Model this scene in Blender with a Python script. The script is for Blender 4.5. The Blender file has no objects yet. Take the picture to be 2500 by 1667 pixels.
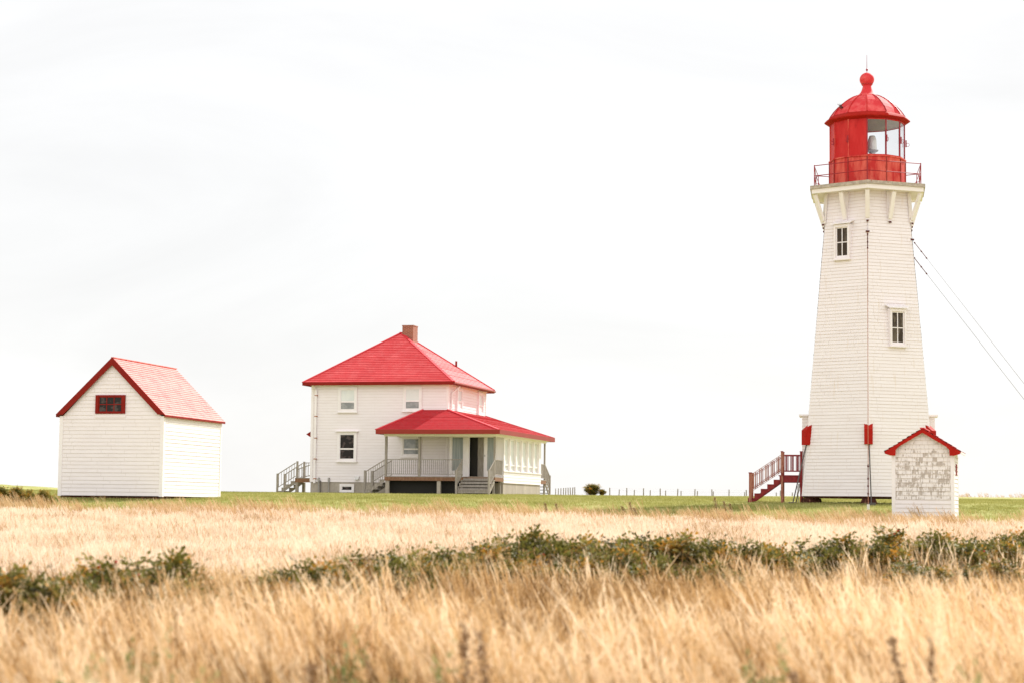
import bpy, math, random
import numpy as np
from mathutils import Vector, Matrix, noise as mnoise

# ------------------------------------------------------------------ camera, sky, sun, exposure
scn = bpy.context.scene
R = math.radians
cam_d = bpy.data.cameras.new('camera')
cam = bpy.data.objects.new('camera', cam_d)
scn.collection.objects.link(cam)
scn.camera = cam
FPX = 70/36*2500
TILT = math.atan((1240-833.5)/FPX); ROLL = 0.0105
cam.matrix_world = Matrix.Rotation(math.pi/2+TILT, 4, 'X') @ Matrix.Rotation(ROLL, 4, 'Z')
cam_d.lens = 70; cam_d.sensor_width = 36
cam_d.clip_end = 20000; cam_d.clip_start = 0.1
cam_d.dof.use_dof = True
cam_d.dof.focus_distance = 84
cam_d.dof.aperture_fstop = 2.0

SUN_EL = R(36.5); SUN_AZ = R(55)          # azimuth measured from +x towards +y (to the right, a little behind)
sdir = Vector((math.cos(SUN_EL)*math.cos(SUN_AZ), math.cos(SUN_EL)*math.sin(SUN_AZ), math.sin(SUN_EL)))
sun_d = bpy.data.lights.new('sun', 'SUN')
sun_d.energy = 5.0; sun_d.angle = R(0.6); sun_d.color = (1.0, 0.965, 0.90)
sun = bpy.data.objects.new('sun', sun_d); scn.collection.objects.link(sun)
sun.rotation_euler = (-sdir).to_track_quat('-Z', 'Y').to_euler()

world = bpy.data.worlds.new('World'); scn.world = world; world.use_nodes = True
wn, wl = world.node_tree.nodes, world.node_tree.links
wn.clear()
wo = wn.new('ShaderNodeOutputWorld'); bg = wn.new('ShaderNodeBackground'); wl.new(bg.outputs[0], wo.inputs[0])
sky = wn.new('ShaderNodeTexSky'); sky.sky_type = 'NISHITA'; sky.sun_disc = False
sky.sun_elevation = SUN_EL; sky.sun_rotation = math.pi/2 - SUN_AZ
bg.inputs['Strength'].default_value = 0.09
tc = wn.new('ShaderNodeTexCoord')
mp = wn.new('ShaderNodeMapping'); mp.inputs['Scale'].default_value = (1.0, 1.0, 3.2)
mp.inputs['Rotation'].default_value = (0, R(-10), 0)
nz = wn.new('ShaderNodeTexNoise'); nz.inputs['Scale'].default_value = 3.2; nz.inputs['Detail'].default_value = 7
nz.inputs['Roughness'].default_value = 0.55; nz.inputs['Distortion'].default_value = 0.6
wl.new(tc.outputs['Generated'], mp.inputs[0]); wl.new(mp.outputs[0], nz.inputs[0])
cr = wn.new('ShaderNodeValToRGB')
cr.color_ramp.elements[0].position = 0.35; cr.color_ramp.elements[0].color = (7.5, 7.46, 7.42, 1)
cr.color_ramp.elements[1].position = 0.62; cr.color_ramp.elements[1].color = (8.35, 8.32, 8.28, 1)
wl.new(nz.outputs[0], cr.inputs[0])
mx = wn.new('ShaderNodeMix'); mx.data_type = 'RGBA'; mx.inputs[0].default_value = 0.94
sep = wn.new('ShaderNodeSeparateXYZ'); wl.new(tc.outputs['Generated'], sep.inputs[0])
grd = wn.new('ShaderNodeMapRange'); grd.interpolation_type = 'SMOOTHSTEP'      # unseen sky behind the viewer brightened, added fill for the shaded fronts
grd.inputs['From Min'].default_value = 0.55; grd.inputs['From Max'].default_value = -0.7
grd.inputs['To Min'].default_value = 1.0; grd.inputs['To Max'].default_value = 1.7
wl.new(sep.outputs[1], grd.inputs[0])
vm = wn.new('ShaderNodeVectorMath'); vm.operation = 'SCALE'; zen = wn.new('ShaderNodeMapRange'); zen.interpolation_type = 'SMOOTHSTEP'    # unseen sky overhead dimmed to strengthen the sun shadows
zen.inputs['From Min'].default_value = 0.38; zen.inputs['From Max'].default_value = 0.95
zen.inputs['To Min'].default_value = 1.0; zen.inputs['To Max'].default_value = 0.72
wl.new(sep.outputs[2], zen.inputs[0])
pm_ = wn.new('ShaderNodeMath'); pm_.operation = 'MULTIPLY'; wl.new(grd.outputs[0], pm_.inputs[0]); wl.new(zen.outputs[0], pm_.inputs[1])
wl.new(cr.outputs[0], vm.inputs[0]); wl.new(pm_.outputs[0], vm.inputs['Scale'])
wl.new(sky.outputs[0], mx.inputs[6]); wl.new(vm.outputs[0], mx.inputs[7]); wl.new(mx.outputs[2], bg.inputs[0])

vs = scn.view_settings
scn.display_settings.display_device = 'sRGB'
vs.view_transform = 'Standard'; vs.look = 'None'; vs.exposure = 0.5; vs.gamma = 1.0; vs.use_curve_mapping = False
scn.cycles.max_bounces = 8; scn.cycles.transparent_max_bounces = 8
scn.render.engine = 'CYCLES'

# ------------------------------------------------------------------ helpers
def ray(u, v):
    d = Vector(((u-1250)/FPX, -(v-833.5)/FPX, -1.0))
    return cam.matrix_world.to_3x3() @ d
def atD(u, v, D):
    r = ray(u, v); return r*(D/r.y)

class MB:
    def __init__(s): s.v = []; s.f = []; s.m = []
    def poly(s, pts, mi=0):
        n = len(s.v); s.v += [tuple(p) for p in pts]; s.f.append(tuple(range(n, n+len(pts)))); s.m.append(mi)
    def box(s, x0, x1, y0, y1, z0, z1, mi=0):
        s.obox(Vector((0,0,0)), Vector((1,0,0)), Vector((0,1,0)), Vector((0,0,1)), x0, x1, y0, y1, z0, z1, mi)
    def obox(s, O, A, B, C, a0, a1, b0, b1, c0, c1, mi=0):
        n = len(s.v)
        for c in (c0, c1):
            for a, b in ((a0,b0),(a1,b0),(a1,b1),(a0,b1)):
                s.v.append(tuple(O+A*a+B*b+C*c))
        fl = A.cross(B).dot(C) < 0
        for f in ((0,3,2,1),(4,5,6,7),(0,1,5,4),(1,2,6,5),(2,3,7,6),(3,0,4,7)):
            if fl: f = f[::-1]
            s.f.append(tuple(n+i for i in f)); s.m.append(mi)
    def bar(s, p, q, w, h=None, mi=0, up=Vector((0,0,1))):
        p = Vector(p); q = Vector(q); h = h or w
        C = (q-p); L = C.length; C.normalize()
        A = C.cross(up)
        if A.length < 1e-4: A = C.cross(Vector((0,1,0)))
        A.normalize(); B = C.cross(A)
        s.obox(p, A, B, C, -w/2, w/2, -h/2, h/2, 0, L, mi)
    def tube(s, p, q, r, r2=None, n=8, mi=0, cap=True):
        p = Vector(p); q = Vector(q); r2 = r if r2 is None else r2
        C = (q-p).normalized(); A = C.orthogonal().normalized(); B = C.cross(A)
        k = len(s.v)
        for c, rr in ((p, r), (q, r2)):
            for i in range(n):
                a = 2*math.pi*i/n; s.v.append(tuple(c+A*math.cos(a)*rr+B*math.sin(a)*rr))
        for i in range(n):
            j = (i+1) % n; s.f.append((k+i, k+j, k+n+j, k+n+i)); s.m.append(mi)
        if cap:
            s.f.append(tuple(k+i for i in range(n))[::-1]); s.m.append(mi)
            s.f.append(tuple(k+n+i for i in range(n))); s.m.append(mi)
    def lathe(s, prof, n=24, c=(0,0), a0=0.0, mi=0):
        k = len(s.v)
        for r, z in prof:
            for i in range(n):
                a = a0+2*math.pi*i/n; s.v.append((c[0]+r*math.sin(a), c[1]-r*math.cos(a), z))
        for j in range(len(prof)-1):
            for i in range(n):
                i2 = (i+1) % n
                s.f.append((k+j*n+i, k+j*n+i2, k+(j+1)*n+i2, k+(j+1)*n+i)); s.m.append(mi)
    def build(s, name, mats, parent=None, smooth=False, bevel=0.0):
        me = bpy.data.meshes.new(name); me.from_pydata(s.v, [], s.f)
        if not isinstance(mats, (list, tuple)): mats = [mats]
        for m in mats: me.materials.append(m)
        me.polygons.foreach_set('material_index', s.m)
        if smooth: me.polygons.foreach_set('use_smooth', [True]*len(s.f))
        me.update()
        o = bpy.data.objects.new(name, me); scn.collection.objects.link(o)
        if parent: o.parent = parent
        if bevel:
            b = o.modifiers.new('bevel', 'BEVEL'); b.width = bevel; b.segments = 1; b.limit_method = 'ANGLE'
        return o

def tag(o, label=None, cat=None, group=None, kind=None):
    if label: o['label'] = label
    if cat: o['category'] = cat
    if group: o['group'] = group
    if kind: o['kind'] = kind
    return o
def empty(name, loc, yaw=0.0):
    o = bpy.data.objects.new(name, None); scn.collection.objects.link(o)
    o.location = loc; o.rotation_euler = (0, 0, -yaw); o.empty_display_size = 0.2
    return o
def copy_tree(o, parent=None):
    c = o.copy(); scn.collection.objects.link(c)
    if parent: c.parent = parent
    for ch in list(o.children): copy_tree(ch, c)
    return c
ORD = ['first','second','third','fourth','fifth','sixth','seventh','eighth','ninth','tenth','eleventh','twelfth','thirteenth','fourteenth',
       'fifteenth','sixteenth','seventeenth','eighteenth','nineteenth','twentieth','twenty-first','twenty-second','twenty-third','twenty-fourth',
       'twenty-fifth','twenty-sixth','twenty-seventh','twenty-eighth','twenty-ninth','thirtieth','thirty-first','thirty-second','thirty-third','thirty-fourth','thirty-fifth','thirty-sixth','thirty-seventh','thirty-eighth','thirty-ninth','fortieth']

def clip_band(pts, v0, v1):
    """clip a convex (u,v) polygon to v0<=v<=v1"""
    def cut(ps, lim, keep_above):
        out = []
        for i in range(len(ps)):
            a, b = ps[i], ps[(i+1) % len(ps)]
            ia = a[1] >= lim-1e-9 if keep_above else a[1] <= lim+1e-9
            ib = b[1] >= lim-1e-9 if keep_above else b[1] <= lim+1e-9
            if ia: out.append(a)
            if ia != ib:
                t = (lim-a[1])/(b[1]-a[1]); out.append((a[0]+(b[0]-a[0])*t, lim))
        return out
    ps = cut(pts, v0, True)
    return cut(ps, v1, False) if len(ps) > 2 else []

def siding(mb, O, U, V, N, pts, e, t=0.02, edge=0.012, v_start=None, jitter=0.0, mi=0, mie=1, joints=0):
    """lapped boards or shingle courses over a convex polygon: real wedges, a darker strip on each butt that paints in the lap shadow"""
    O = Vector(O); U = Vector(U); V = Vector(V); N = Vector(N)
    vmin = min(p[1] for p in pts); vmax = max(p[1] for p in pts)
    v = vmin if v_start is None else v_start
    flip = U.cross(V).dot(N) < 0
    area = sum(pts[i][0]*pts[(i+1)%len(pts)][1]-pts[(i+1)%len(pts)][0]*pts[i][1] for i in range(len(pts)))
    if area < 0: pts = pts[::-1]
    def put(ps, off, m):
        P = [O+U*p[0]+V*p[1]+N*off(p[1]) for p in ps]
        if flip: P = P[::-1]
        if len(P) > 2: mb.poly(P, m)
    while v < vmax-1e-4:
        top = min(v+e, vmax); tt = t*(1+random.uniform(-jitter, jitter))
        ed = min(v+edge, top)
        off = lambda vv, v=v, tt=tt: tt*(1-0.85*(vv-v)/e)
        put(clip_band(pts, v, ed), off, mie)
        if top > ed: put(clip_band(pts, ed, top), off, mi)
        b = clip_band(pts, v, v+1e-5)
        if len(b) > 1:
            u0 = min(p[0] for p in b); u1 = max(p[0] for p in b)
            if joints and u1-u0 > .8:
                uj = u0+random.uniform(.1,.4)*joints
                while uj < u1-.1:
                    vm = v+e*.5
                    put([p for p in [(uj,v+.004),(uj+.008,v+.004),(uj+.008,top-.012),(uj,top-.012)]], lambda vv, v=v, tt=tt: tt*(1-0.85*(vv-v)/e)+.0015, mie)
                    uj += random.uniform(.7,1.3)*joints
            q = [O+U*u0+V*v, O+U*u1+V*v, O+U*u1+V*v+N*tt, O+U*u0+V*v+N*tt]
            mb.poly(q if not flip else q[::-1], mie)
        v = top

# ------------------------------------------------------------------ materials
def mat(name, col, rough=0.6, spec=0.3, noise=None, bump=None, metallic=0.0):
    m = bpy.data.materials.new(name); m.use_nodes = True
    n, l = m.node_tree.nodes, m.node_tree.links
    p = n['Principled BSDF']
    p.inputs['Base Color'].default_value = (*col, 1); p.inputs['Roughness'].default_value = rough
    p.inputs['Specular IOR Level'].default_value = spec; p.inputs['Metallic'].default_value = metallic
    if noise:
        # noise: list of (scale tuple, col2, lo, hi)
        tcn = n.new('ShaderNodeTexCoord'); prev = None
        for sc, c2, lo, hi in noise:
            mpn = n.new('ShaderNodeMapping'); mpn.inputs['Scale'].default_value = sc
            nn = n.new('ShaderNodeTexNoise'); nn.inputs['Scale'].default_value = 1.0; nn.inputs['Detail'].default_value = 5
            nn.inputs['Roughness'].default_value = 0.6
            rr = n.new('ShaderNodeMapRange'); rr.inputs['From Min'].default_value = lo; rr.inputs['From Max'].default_value = hi
            mm = n.new('ShaderNodeMix'); mm.data_type = 'RGBA'
            l.new(tcn.outputs['Object'], mpn.inputs[0]); l.new(mpn.outputs[0], nn.inputs[0]); l.new(nn.outputs[0], rr.inputs[0])
            l.new(rr.outputs[0], mm.inputs[0])
            if prev is None: mm.inputs[6].default_value = (*col, 1)
            else: l.new(prev, mm.inputs[6])
            mm.inputs[7].default_value = (*c2, 1); prev = mm.outputs[2]
        l.new(prev, p.inputs['Base Color'])
    if bump:
        tcn = n.new('ShaderNodeTexCoord'); mpn = n.new('ShaderNodeMapping'); mpn.inputs['Scale'].default_value = bump[0]
        nn = n.new('ShaderNodeTexNoise'); nn.inputs['Scale'].default_value = 1.0; nn.inputs['Detail'].default_value = 4
        bb = n.new('ShaderNodeBump'); bb.inputs['Strength'].default_value = bump[1]; bb.inputs['Distance'].default_value = bump[2]
        l.new(tcn.outputs['Object'], mpn.inputs[0]); l.new(mpn.outputs[0], nn.inputs[0]); l.new(nn.outputs[0], bb.inputs['Height'])
        l.new(bb.outputs[0], p.inputs['Normal'])
    return m

M = {}
M['board'] = mat('white_painted_board', (.83,.765,.775), .55, .2, noise=[((1.2,1.2,7),(.78,.71,.715),.45,.75), ((9,9,.8),(.73,.66,.64),.62,.85)])
M['board_edge'] = mat('board_lap_shade_and_joint', (.64,.57,.53), .8, .1)  # darker tone paints the shadow line under each lap, also the board joints
M['tower_board'] = mat('tower_painted_board', (.82,.76,.765), .55, .2, noise=[((.8,.8,6),(.77,.705,.70),.45,.75), ((7,7,.35),(.70,.58,.46),.60,.85)])
M['tower_edge'] = mat('tower_lap_shade_and_joint', (.62,.53,.49), .8, .1)  # lap shadow painted as a darker band, also the joints on the tower
M['trim'] = mat('white_trim_paint', (.84,.785,.785), .5, .25, noise=[((3,3,1.5),(.77,.70,.67),.5,.8)])
M['trim_rust'] = mat('white_trim_rust_stained', (.80,.74,.70), .55, .3, noise=[((5,5,1.5),(.66,.48,.30),.66,.82), ((2,2,2),(.62,.55,.48),.62,.8)])
M['old_deck'] = mat('weathered_deck_edge', (.36,.31,.25), .8, .2, noise=[((6,6,6),(.52,.45,.36),.45,.65), ((9,9,9),(.30,.09,.06),.6,.7)])
M['dark_red'] = mat('dark_red_trim_paint', (.21,.010,.005), .55, .12, noise=[((4,4,4),(.25,.015,.008),.4,.7)])
M['fascia_red'] = mat('brick_red_fascia_paint', (.25,.018,.008), .5, .3, noise=[((2,2,2),(.29,.025,.012),.4,.7)])
M['lantern_red'] = mat('lantern_red_paint', (.50,.010,.009), .5, .2, noise=[((2.2,2.2,.6),(.57,.026,.022),.42,.62),((9,9,2),(.42,.008,.006),.58,.75)])
M['lantern_lower'] = mat('faded_lantern_red_paint', (.50,.022,.018), .55, .2, noise=[((3.1,3.1,.9),(.68,.12,.08),.42,.62),((11,11,2),(.36,.012,.01),.6,.75)])
M['dome_red'] = mat('dome_red_paint', (.62,.035,.04), .72, .25, noise=[((2.5,2.5,2.5),(.74,.12,.11),.45,.68),((8,8,8),(.58,.02,.02),.62,.75)], bump=((5,5,5),.6,.02))
M['seam'] = mat('dark_seam_red', (.30,.012,.02), .5, .3)
M['roof'] = mat('faded_red_main_roof_shingles', (.80,.095,.10), .6, .3, noise=[((2.2,2.2,2.2),(.84,.15,.15),.42,.62),((14,14,30),(.68,.06,.07),.5,.7)])
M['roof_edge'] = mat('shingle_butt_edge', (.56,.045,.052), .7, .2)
M['porch_roof'] = mat('red_porch_roof_shingles', (.60,.022,.032), .5, .25, noise=[((3,3,3),(.56,.05,.06),.42,.62),((14,14,30),(.42,.018,.028),.5,.7)])
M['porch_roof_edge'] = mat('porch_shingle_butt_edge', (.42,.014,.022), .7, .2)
M['hip_cap'] = mat('red_metal_hip_cap', (.60,.018,.035), .45, .4, noise=[((3,3,3),(.66,.04,.05),.42,.62)])
M['barn_roof'] = mat('sun_faded_red_shingles', (.72,.25,.22), .7, .2, noise=[((2.2,2.2,2.2),(.70,.16,.15),.45,.62),((16,16,30),(.78,.36,.32),.48,.68)])
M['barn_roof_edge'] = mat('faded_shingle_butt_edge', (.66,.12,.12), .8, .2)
M['grey_wood'] = mat('grey_weathered_wood', (.27,.235,.20), .75, .2, noise=[((20,20,3),(.38,.335,.29),.45,.65)])
M['deck_wood'] = mat('brown_deck_beam', (.20,.10,.055), .7, .2, noise=[((10,10,3),(.27,.15,.09),.45,.65)])
M['concrete'] = mat('foundation_concrete', (.36,.31,.26), .85, .2, noise=[((1.5,1.5,.4),(.44,.385,.32),.4,.65),((9,9,9),(.30,.26,.21),.5,.8)], bump=((12,12,12),.3,.01))
M['brick'] = None
M['pane_dark'] = mat('dark_window_glass', (.022,.018,.016), .2, .12, noise=[((3.5,3.5,4.5),(.075,.055,.05),.52,.58)])
M['pane_grey'] = mat('grey_window_glass', (.21,.215,.21), .1, .5, noise=[((3,3,4),(.30,.30,.29),.45,.6)])
M['blind'] = mat('white_window_blind', (.66,.68,.67), .25, .5, noise=[((2,2,2),(.72,.73,.71),.4,.6)])
M['curtain'] = mat('grey_curtain', (.19,.215,.21), .3, .5, noise=[((22,22,.6),(.32,.345,.335),.42,.6)])
M['tower_pane'] = mat('brown_tinted_old_glass', (.045,.032,.02), .2, .12, noise=[((2.5,2.5,1.2),(.12,.095,.065),.5,.6)])
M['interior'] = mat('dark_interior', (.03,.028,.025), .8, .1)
M['stair_red'] = mat('oxblood_stair_paint', (.20,.010,.012), .55, .3, noise=[((7,7,7),(.26,.018,.018),.45,.6),((6,6,3),(.45,.18,.12),.66,.74)])
M['stair_worn'] = mat('worn_red_stair_post', (.27,.085,.055), .7, .2, noise=[((30,30,4),(.42,.20,.13),.42,.6),((8,8,3),(.18,.02,.015),.55,.65)])
M['metal'] = mat('grey_galvanised_metal', (.33,.31,.29), .45, .4, metallic=.5)
M['dark_metal'] = mat('dark_steel_rod', (.09,.075,.07), .5, .4, metallic=.3)
M['rust'] = mat('rusty_wire', (.36,.14,.07), .7, .3)
M['rust_dark'] = mat('dark_rusty_hardware', (.10,.025,.02), .6, .3)
M['red_box'] = mat('red_box_paint', (.36,.012,.007), .75, .1, noise=[((5,5,5),(.42,.018,.011),.4,.7)])
M['pipe_white'] = mat('white_pvc', (.62,.60,.57), .4, .4)
M['lens_glass'] = mat('frosted_lens', (.80,.81,.79), .15, .8, noise=[((6,6,3),(.86,.87,.83),.45,.6)])
M['lens_metal'] = mat('grey_lamp_metal', (.5,.5,.5), .45, .5, metallic=.2)
M['lantern_lining'] = mat('grey_lantern_lining', (.36,.35,.40), .7, .2, noise=[((3,3,3),(.44,.42,.46),.4,.6)])
M['fence_wood'] = mat('grey_fence_post_wood', (.20,.165,.13), .85, .1, noise=[((12,12,4),(.30,.25,.2),.45,.65)])
M['pier'] = mat('tarred_wood_pier', (.055,.018,.012), .8, .1, noise=[((25,25,1.5),(.30,.15,.09),.55,.7)])

def brick_mat():
    m = bpy.data.materials.new('chimney_brick'); m.use_nodes = True
    n, l = m.node_tree.nodes, m.node_tree.links; p = n['Principled BSDF']; p.inputs['Roughness'].default_value = .85
    t = n.new('ShaderNodeTexCoord'); sx = n.new('ShaderNodeSeparateXYZ'); ad = n.new('ShaderNodeMath'); cx = n.new('ShaderNodeCombineXYZ')
    b = n.new('ShaderNodeTexBrick'); b.inputs['Scale'].default_value = 1.0
    b.inputs['Brick Width'].default_value = .21; b.inputs['Row Height'].default_value = .072; b.inputs['Mortar Size'].default_value = .008
    b.inputs['Color1'].default_value = (.30,.085,.045,1); b.inputs['Color2'].default_value = (.22,.055,.03,1); b.inputs['Mortar'].default_value = (.42,.26,.19,1)
    l.new(t.outputs['Object'], sx.inputs[0]); l.new(sx.outputs[0], ad.inputs[0]); l.new(sx.outputs[1], ad.inputs[1])
    l.new(ad.outputs[0], cx.inputs[0]); l.new(sx.outputs[2], cx.inputs[1]); l.new(cx.outputs[0], b.inputs[0]); l.new(b.outputs[0], p.inputs['Base Color'])
    return m
M['brick'] = brick_mat()

def shingle_mat():
    """old white paint flaked off in upright streaks, heaviest across the middle courses"""
    m = bpy.data.materials.new('flaking_white_shingle_paint'); m.use_nodes = True
    n, l = m.node_tree.nodes, m.node_tree.links; p = n['Principled BSDF']; p.inputs['Roughness'].default_value = .75
    t = n.new('ShaderNodeTexCoord')
    def noi(sc, d=4):
        mpn = n.new('ShaderNodeMapping'); mpn.inputs['Scale'].default_value = sc
        nn = n.new('ShaderNodeTexNoise'); nn.inputs['Scale'].default_value = 1; nn.inputs['Detail'].default_value = d
        l.new(t.outputs['Object'], mpn.inputs[0]); l.new(mpn.outputs[0], nn.inputs[0]); return nn.outputs[0]
    fine = noi((26,26,4.5)); patch = noi((5,5,6.5), 2)
    at = n.new('ShaderNodeAttribute'); at.attribute_name = 'wear'
    a = n.new('ShaderNodeMath'); a.operation = 'ADD'; l.new(fine, a.inputs[0]); l.new(patch, a.inputs[1])
    b = n.new('ShaderNodeMath'); b.operation = 'ADD'; l.new(a.outputs[0], b.inputs[0]); l.new(at.outputs['Fac'], b.inputs[1])
    r = n.new('ShaderNodeMapRange'); r.inputs['From Min'].default_value = 1.19; r.inputs['From Max'].default_value = 1.36; l.new(b.outputs[0], r.inputs[0])
    mm = n.new('ShaderNodeMix'); mm.data_type = 'RGBA'; mm.inputs[6].default_value = (.80,.74,.72,1); mm.inputs[7].default_value = (.47,.40,.35,1)
    l.new(r.outputs[0], mm.inputs[0]); l.new(mm.outputs[2], p.inputs['Base Color'])
    return m
M['shingle'] = shingle_mat()

def glass_mat():
    m = bpy.data.materials.new('clear_lantern_glass'); m.use_nodes = True
    n, l = m.node_tree.nodes, m.node_tree.links; n.remove(n['Principled BSDF'])
    tr = n.new('ShaderNodeBsdfTransparent'); tr.inputs[0].default_value = (.93,.94,.95,1)
    gl = n.new('ShaderNodeBsdfGlossy'); gl.inputs['Roughness'].default_value = .03
    fr = n.new('ShaderNodeLayerWeight'); fr.inputs[0].default_value = .12; mxs = n.new('ShaderNodeMixShader')
    l.new(fr.outputs[1], mxs.inputs[0]); l.new(tr.outputs[0], mxs.inputs[1]); l.new(gl.outputs[0], mxs.inputs[2])
    l.new(mxs.outputs[0], n['Material Output'].inputs[0]); return m
M['glass'] = glass_mat()

def plant_mat(name, stops, patch=None, trans=0.35, rough=0.6, world_scale=0.25, weight=0.5, spec=.15):
    """colour per blade or leaf from its own 'tone' plus broad drifts across the land"""
    m = bpy.data.materials.new(name); m.use_nodes = True
    n, l = m.node_tree.nodes, m.node_tree.links; p = n['Principled BSDF']
    p.inputs['Roughness'].default_value = rough; p.inputs['Specular IOR Level'].default_value = spec
    at = n.new('ShaderNodeAttribute'); at.attribute_name = 'tone'
    geo = n.new('ShaderNodeNewGeometry')
    nn = n.new('ShaderNodeTexNoise'); nn.inputs['Scale'].default_value = world_scale; nn.inputs['Detail'].default_value = 5
    nn.inputs['Roughness'].default_value = .65
    l.new(geo.outputs['Position'], nn.inputs[0])
    a = n.new('ShaderNodeMath'); a.operation = 'MULTIPLY_ADD'; a.inputs[1].default_value = weight*2.4; a.inputs[2].default_value = -weight*1.2
    l.new(nn.outputs[0], a.inputs[0])
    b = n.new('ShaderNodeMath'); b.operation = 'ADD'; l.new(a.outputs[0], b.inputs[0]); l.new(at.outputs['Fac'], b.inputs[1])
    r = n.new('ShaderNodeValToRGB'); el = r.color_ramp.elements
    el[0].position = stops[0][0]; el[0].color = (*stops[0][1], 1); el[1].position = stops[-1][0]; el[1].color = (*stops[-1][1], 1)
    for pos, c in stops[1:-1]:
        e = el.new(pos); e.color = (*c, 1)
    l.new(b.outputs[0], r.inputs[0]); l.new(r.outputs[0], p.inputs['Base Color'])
    if trans:
        tl = n.new('ShaderNodeBsdfTranslucent'); mxs = n.new('ShaderNodeMixShader'); mxs.inputs[0].default_value = trans
        l.new(r.outputs[0], tl.inputs[0]); l.new(p.outputs[0], mxs.inputs[1]); l.new(tl.outputs[0], mxs.inputs[2])
        l.new(mxs.outputs[0], n['Material Output'].inputs[0])
    return m
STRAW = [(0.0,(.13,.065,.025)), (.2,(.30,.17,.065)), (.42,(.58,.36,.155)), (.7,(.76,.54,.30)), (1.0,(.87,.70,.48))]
M['straw'] = plant_mat('pale_dry_grass', STRAW, weight=.62, world_scale=.55)
M['straw_far'] = plant_mat('bleached_meadow_grass', [(0.0,(.38,.24,.12)), (.28,(.60,.43,.26)), (.5,(.76,.60,.44)), (1.0,(.84,.71,.56))], weight=.75, world_scale=.33)
M['fringe'] = plant_mat('russet_dry_grass', [(0.0,(.22,.12,.05)), (.35,(.46,.27,.12)), (.7,(.60,.40,.22)), (1.0,(.70,.52,.33))], weight=.5, world_scale=.3)
M['green'] = plant_mat('mown_green_grass', [(0.0,(.17,.17,.04)), (.4,(.29,.285,.075)), (.75,(.40,.375,.13)), (1.0,(.52,.46,.22))], weight=.5, world_scale=.2, trans=.3)
M['leaf'] = plant_mat('rose_shrub_leaf', [(0.0,(.05,.045,.012)), (.28,(.10,.095,.02)), (.5,(.19,.175,.035)), (.66,(.30,.27,.08)), (.8,(.38,.22,.035)), (1.0,(.58,.27,.04))], weight=.35, world_scale=2.5, trans=.3, rough=.6, spec=.2)
M['twig'] = mat('brown_twig', (.10,.06,.035), .8, .1)
M['hip'] = mat('red_rose_hip', (.55,.03,.02), .35, .4)
M['dock'] = plant_mat('dead_brown_dock', [(0.0,(.18,.10,.05)), (.5,(.32,.19,.10)), (1.0,(.55,.37,.2))], weight=.2, trans=.1)

# ------------------------------------------------------------------ the lie of the land
PY = [-60, 0, 8, 20, 30, 40, 50, 60, 66, 72, 80, 95, 108]
PZ = [-2.1, -1.75, -1.66, -1.42, -1.18, -.90, -.60, -.30, -.06, .14, .34, .58, .70]
def ss(a, b, x):
    t = min(1, max(0, (x-a)/(b-a))); return t*t*(3-2*t)
def gz(x, y):
    near = float(np.interp(y, PY, PZ))
    yy = max(min(y, 380), 60)
    k = .0067+.0055*max(-.45, min(.45, x/yy))
    far = k*yy
    far += .0042*yy*ss(.215, .262, -x/yy)*ss(140, 240, y)      # low green rise at the far left
    w = ss(98, 132, y); z = near*(1-w)+far*w
    z *= 1-.75*ss(385, 800, y)
    z += .05*mnoise.noise(Vector((x*.12, y*.12, 3.1)))*ss(5, 20, y)*(1-ss(60, 66, y))
    z += .12*mnoise.noise(Vector((x*.03, y*.02, 7.7)))*ss(180, 300, y)
    return z
def edge_y(x):      # where mown lawn gives way to long dry grass
    return 52.5 + 4.0*(1-ss(-14, 2, x)) + 1.4*mnoise.noise(Vector((x*.09, 1.3, 0))) + .9*mnoise.noise(Vector((x*.35, 5.3, 0)))

def ground_mat():
    m = bpy.data.materials.new('meadow_and_lawn_ground'); m.use_nodes = True
    n, l = m.node_tree.nodes, m.node_tree.links; p = n['Principled BSDF']; p.inputs['Roughness'].default_value = .95
    p.inputs['Specular IOR Level'].default_value = .05
    t = n.new('ShaderNodeTexCoord')
    at = n.new('ShaderNodeAttribute'); at.attribute_name = 'lawn'
    def noi(sc, d=5):
        mpn = n.new('ShaderNodeMapping'); mpn.inputs['Scale'].default_value = sc
        nn = n.new('ShaderNodeTexNoise'); nn.inputs['Scale'].default_value = 1; nn.inputs['Detail'].default_value = d
        l.new(t.outputs['Object'], mpn.inputs[0]); l.new(mpn.outputs[0], nn.inputs[0]); return nn.outputs[0]
    def ramp(src, a, b, lo, hi):
        r = n.new('ShaderNodeValToRGB'); e = r.color_ramp.elements
        e[0].position = lo; e[0].color = (*a,1); e[1].position = hi; e[1].color = (*b,1); l.new(src, r.inputs[0]); return r.outputs[0]
    g = ramp(noi((.5,.12,.5)), (.26,.265,.075), (.40,.385,.15), .35, .65)
    s = ramp(noi((1.5,1.0,1)), (.26,.165,.085), (.44,.31,.19), .35, .65)
    mm = n.new('ShaderNodeMix'); mm.data_type = 'RGBA'; l.new(at.outputs['Fac'], mm.inputs[0]); l.new(s, mm.inputs[6]); l.new(g, mm.inputs[7])
    l.new(mm.outputs[2], p.inputs['Base Color'])
    b = n.new('ShaderNodeBump'); b.inputs['Strength'].default_value = .6; b.inputs['Distance'].default_value = .05
    l.new(noi((9,9,9)), b.inputs['Height']); l.new(b.outputs[0], p.inputs['Normal'])
    return m

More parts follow.
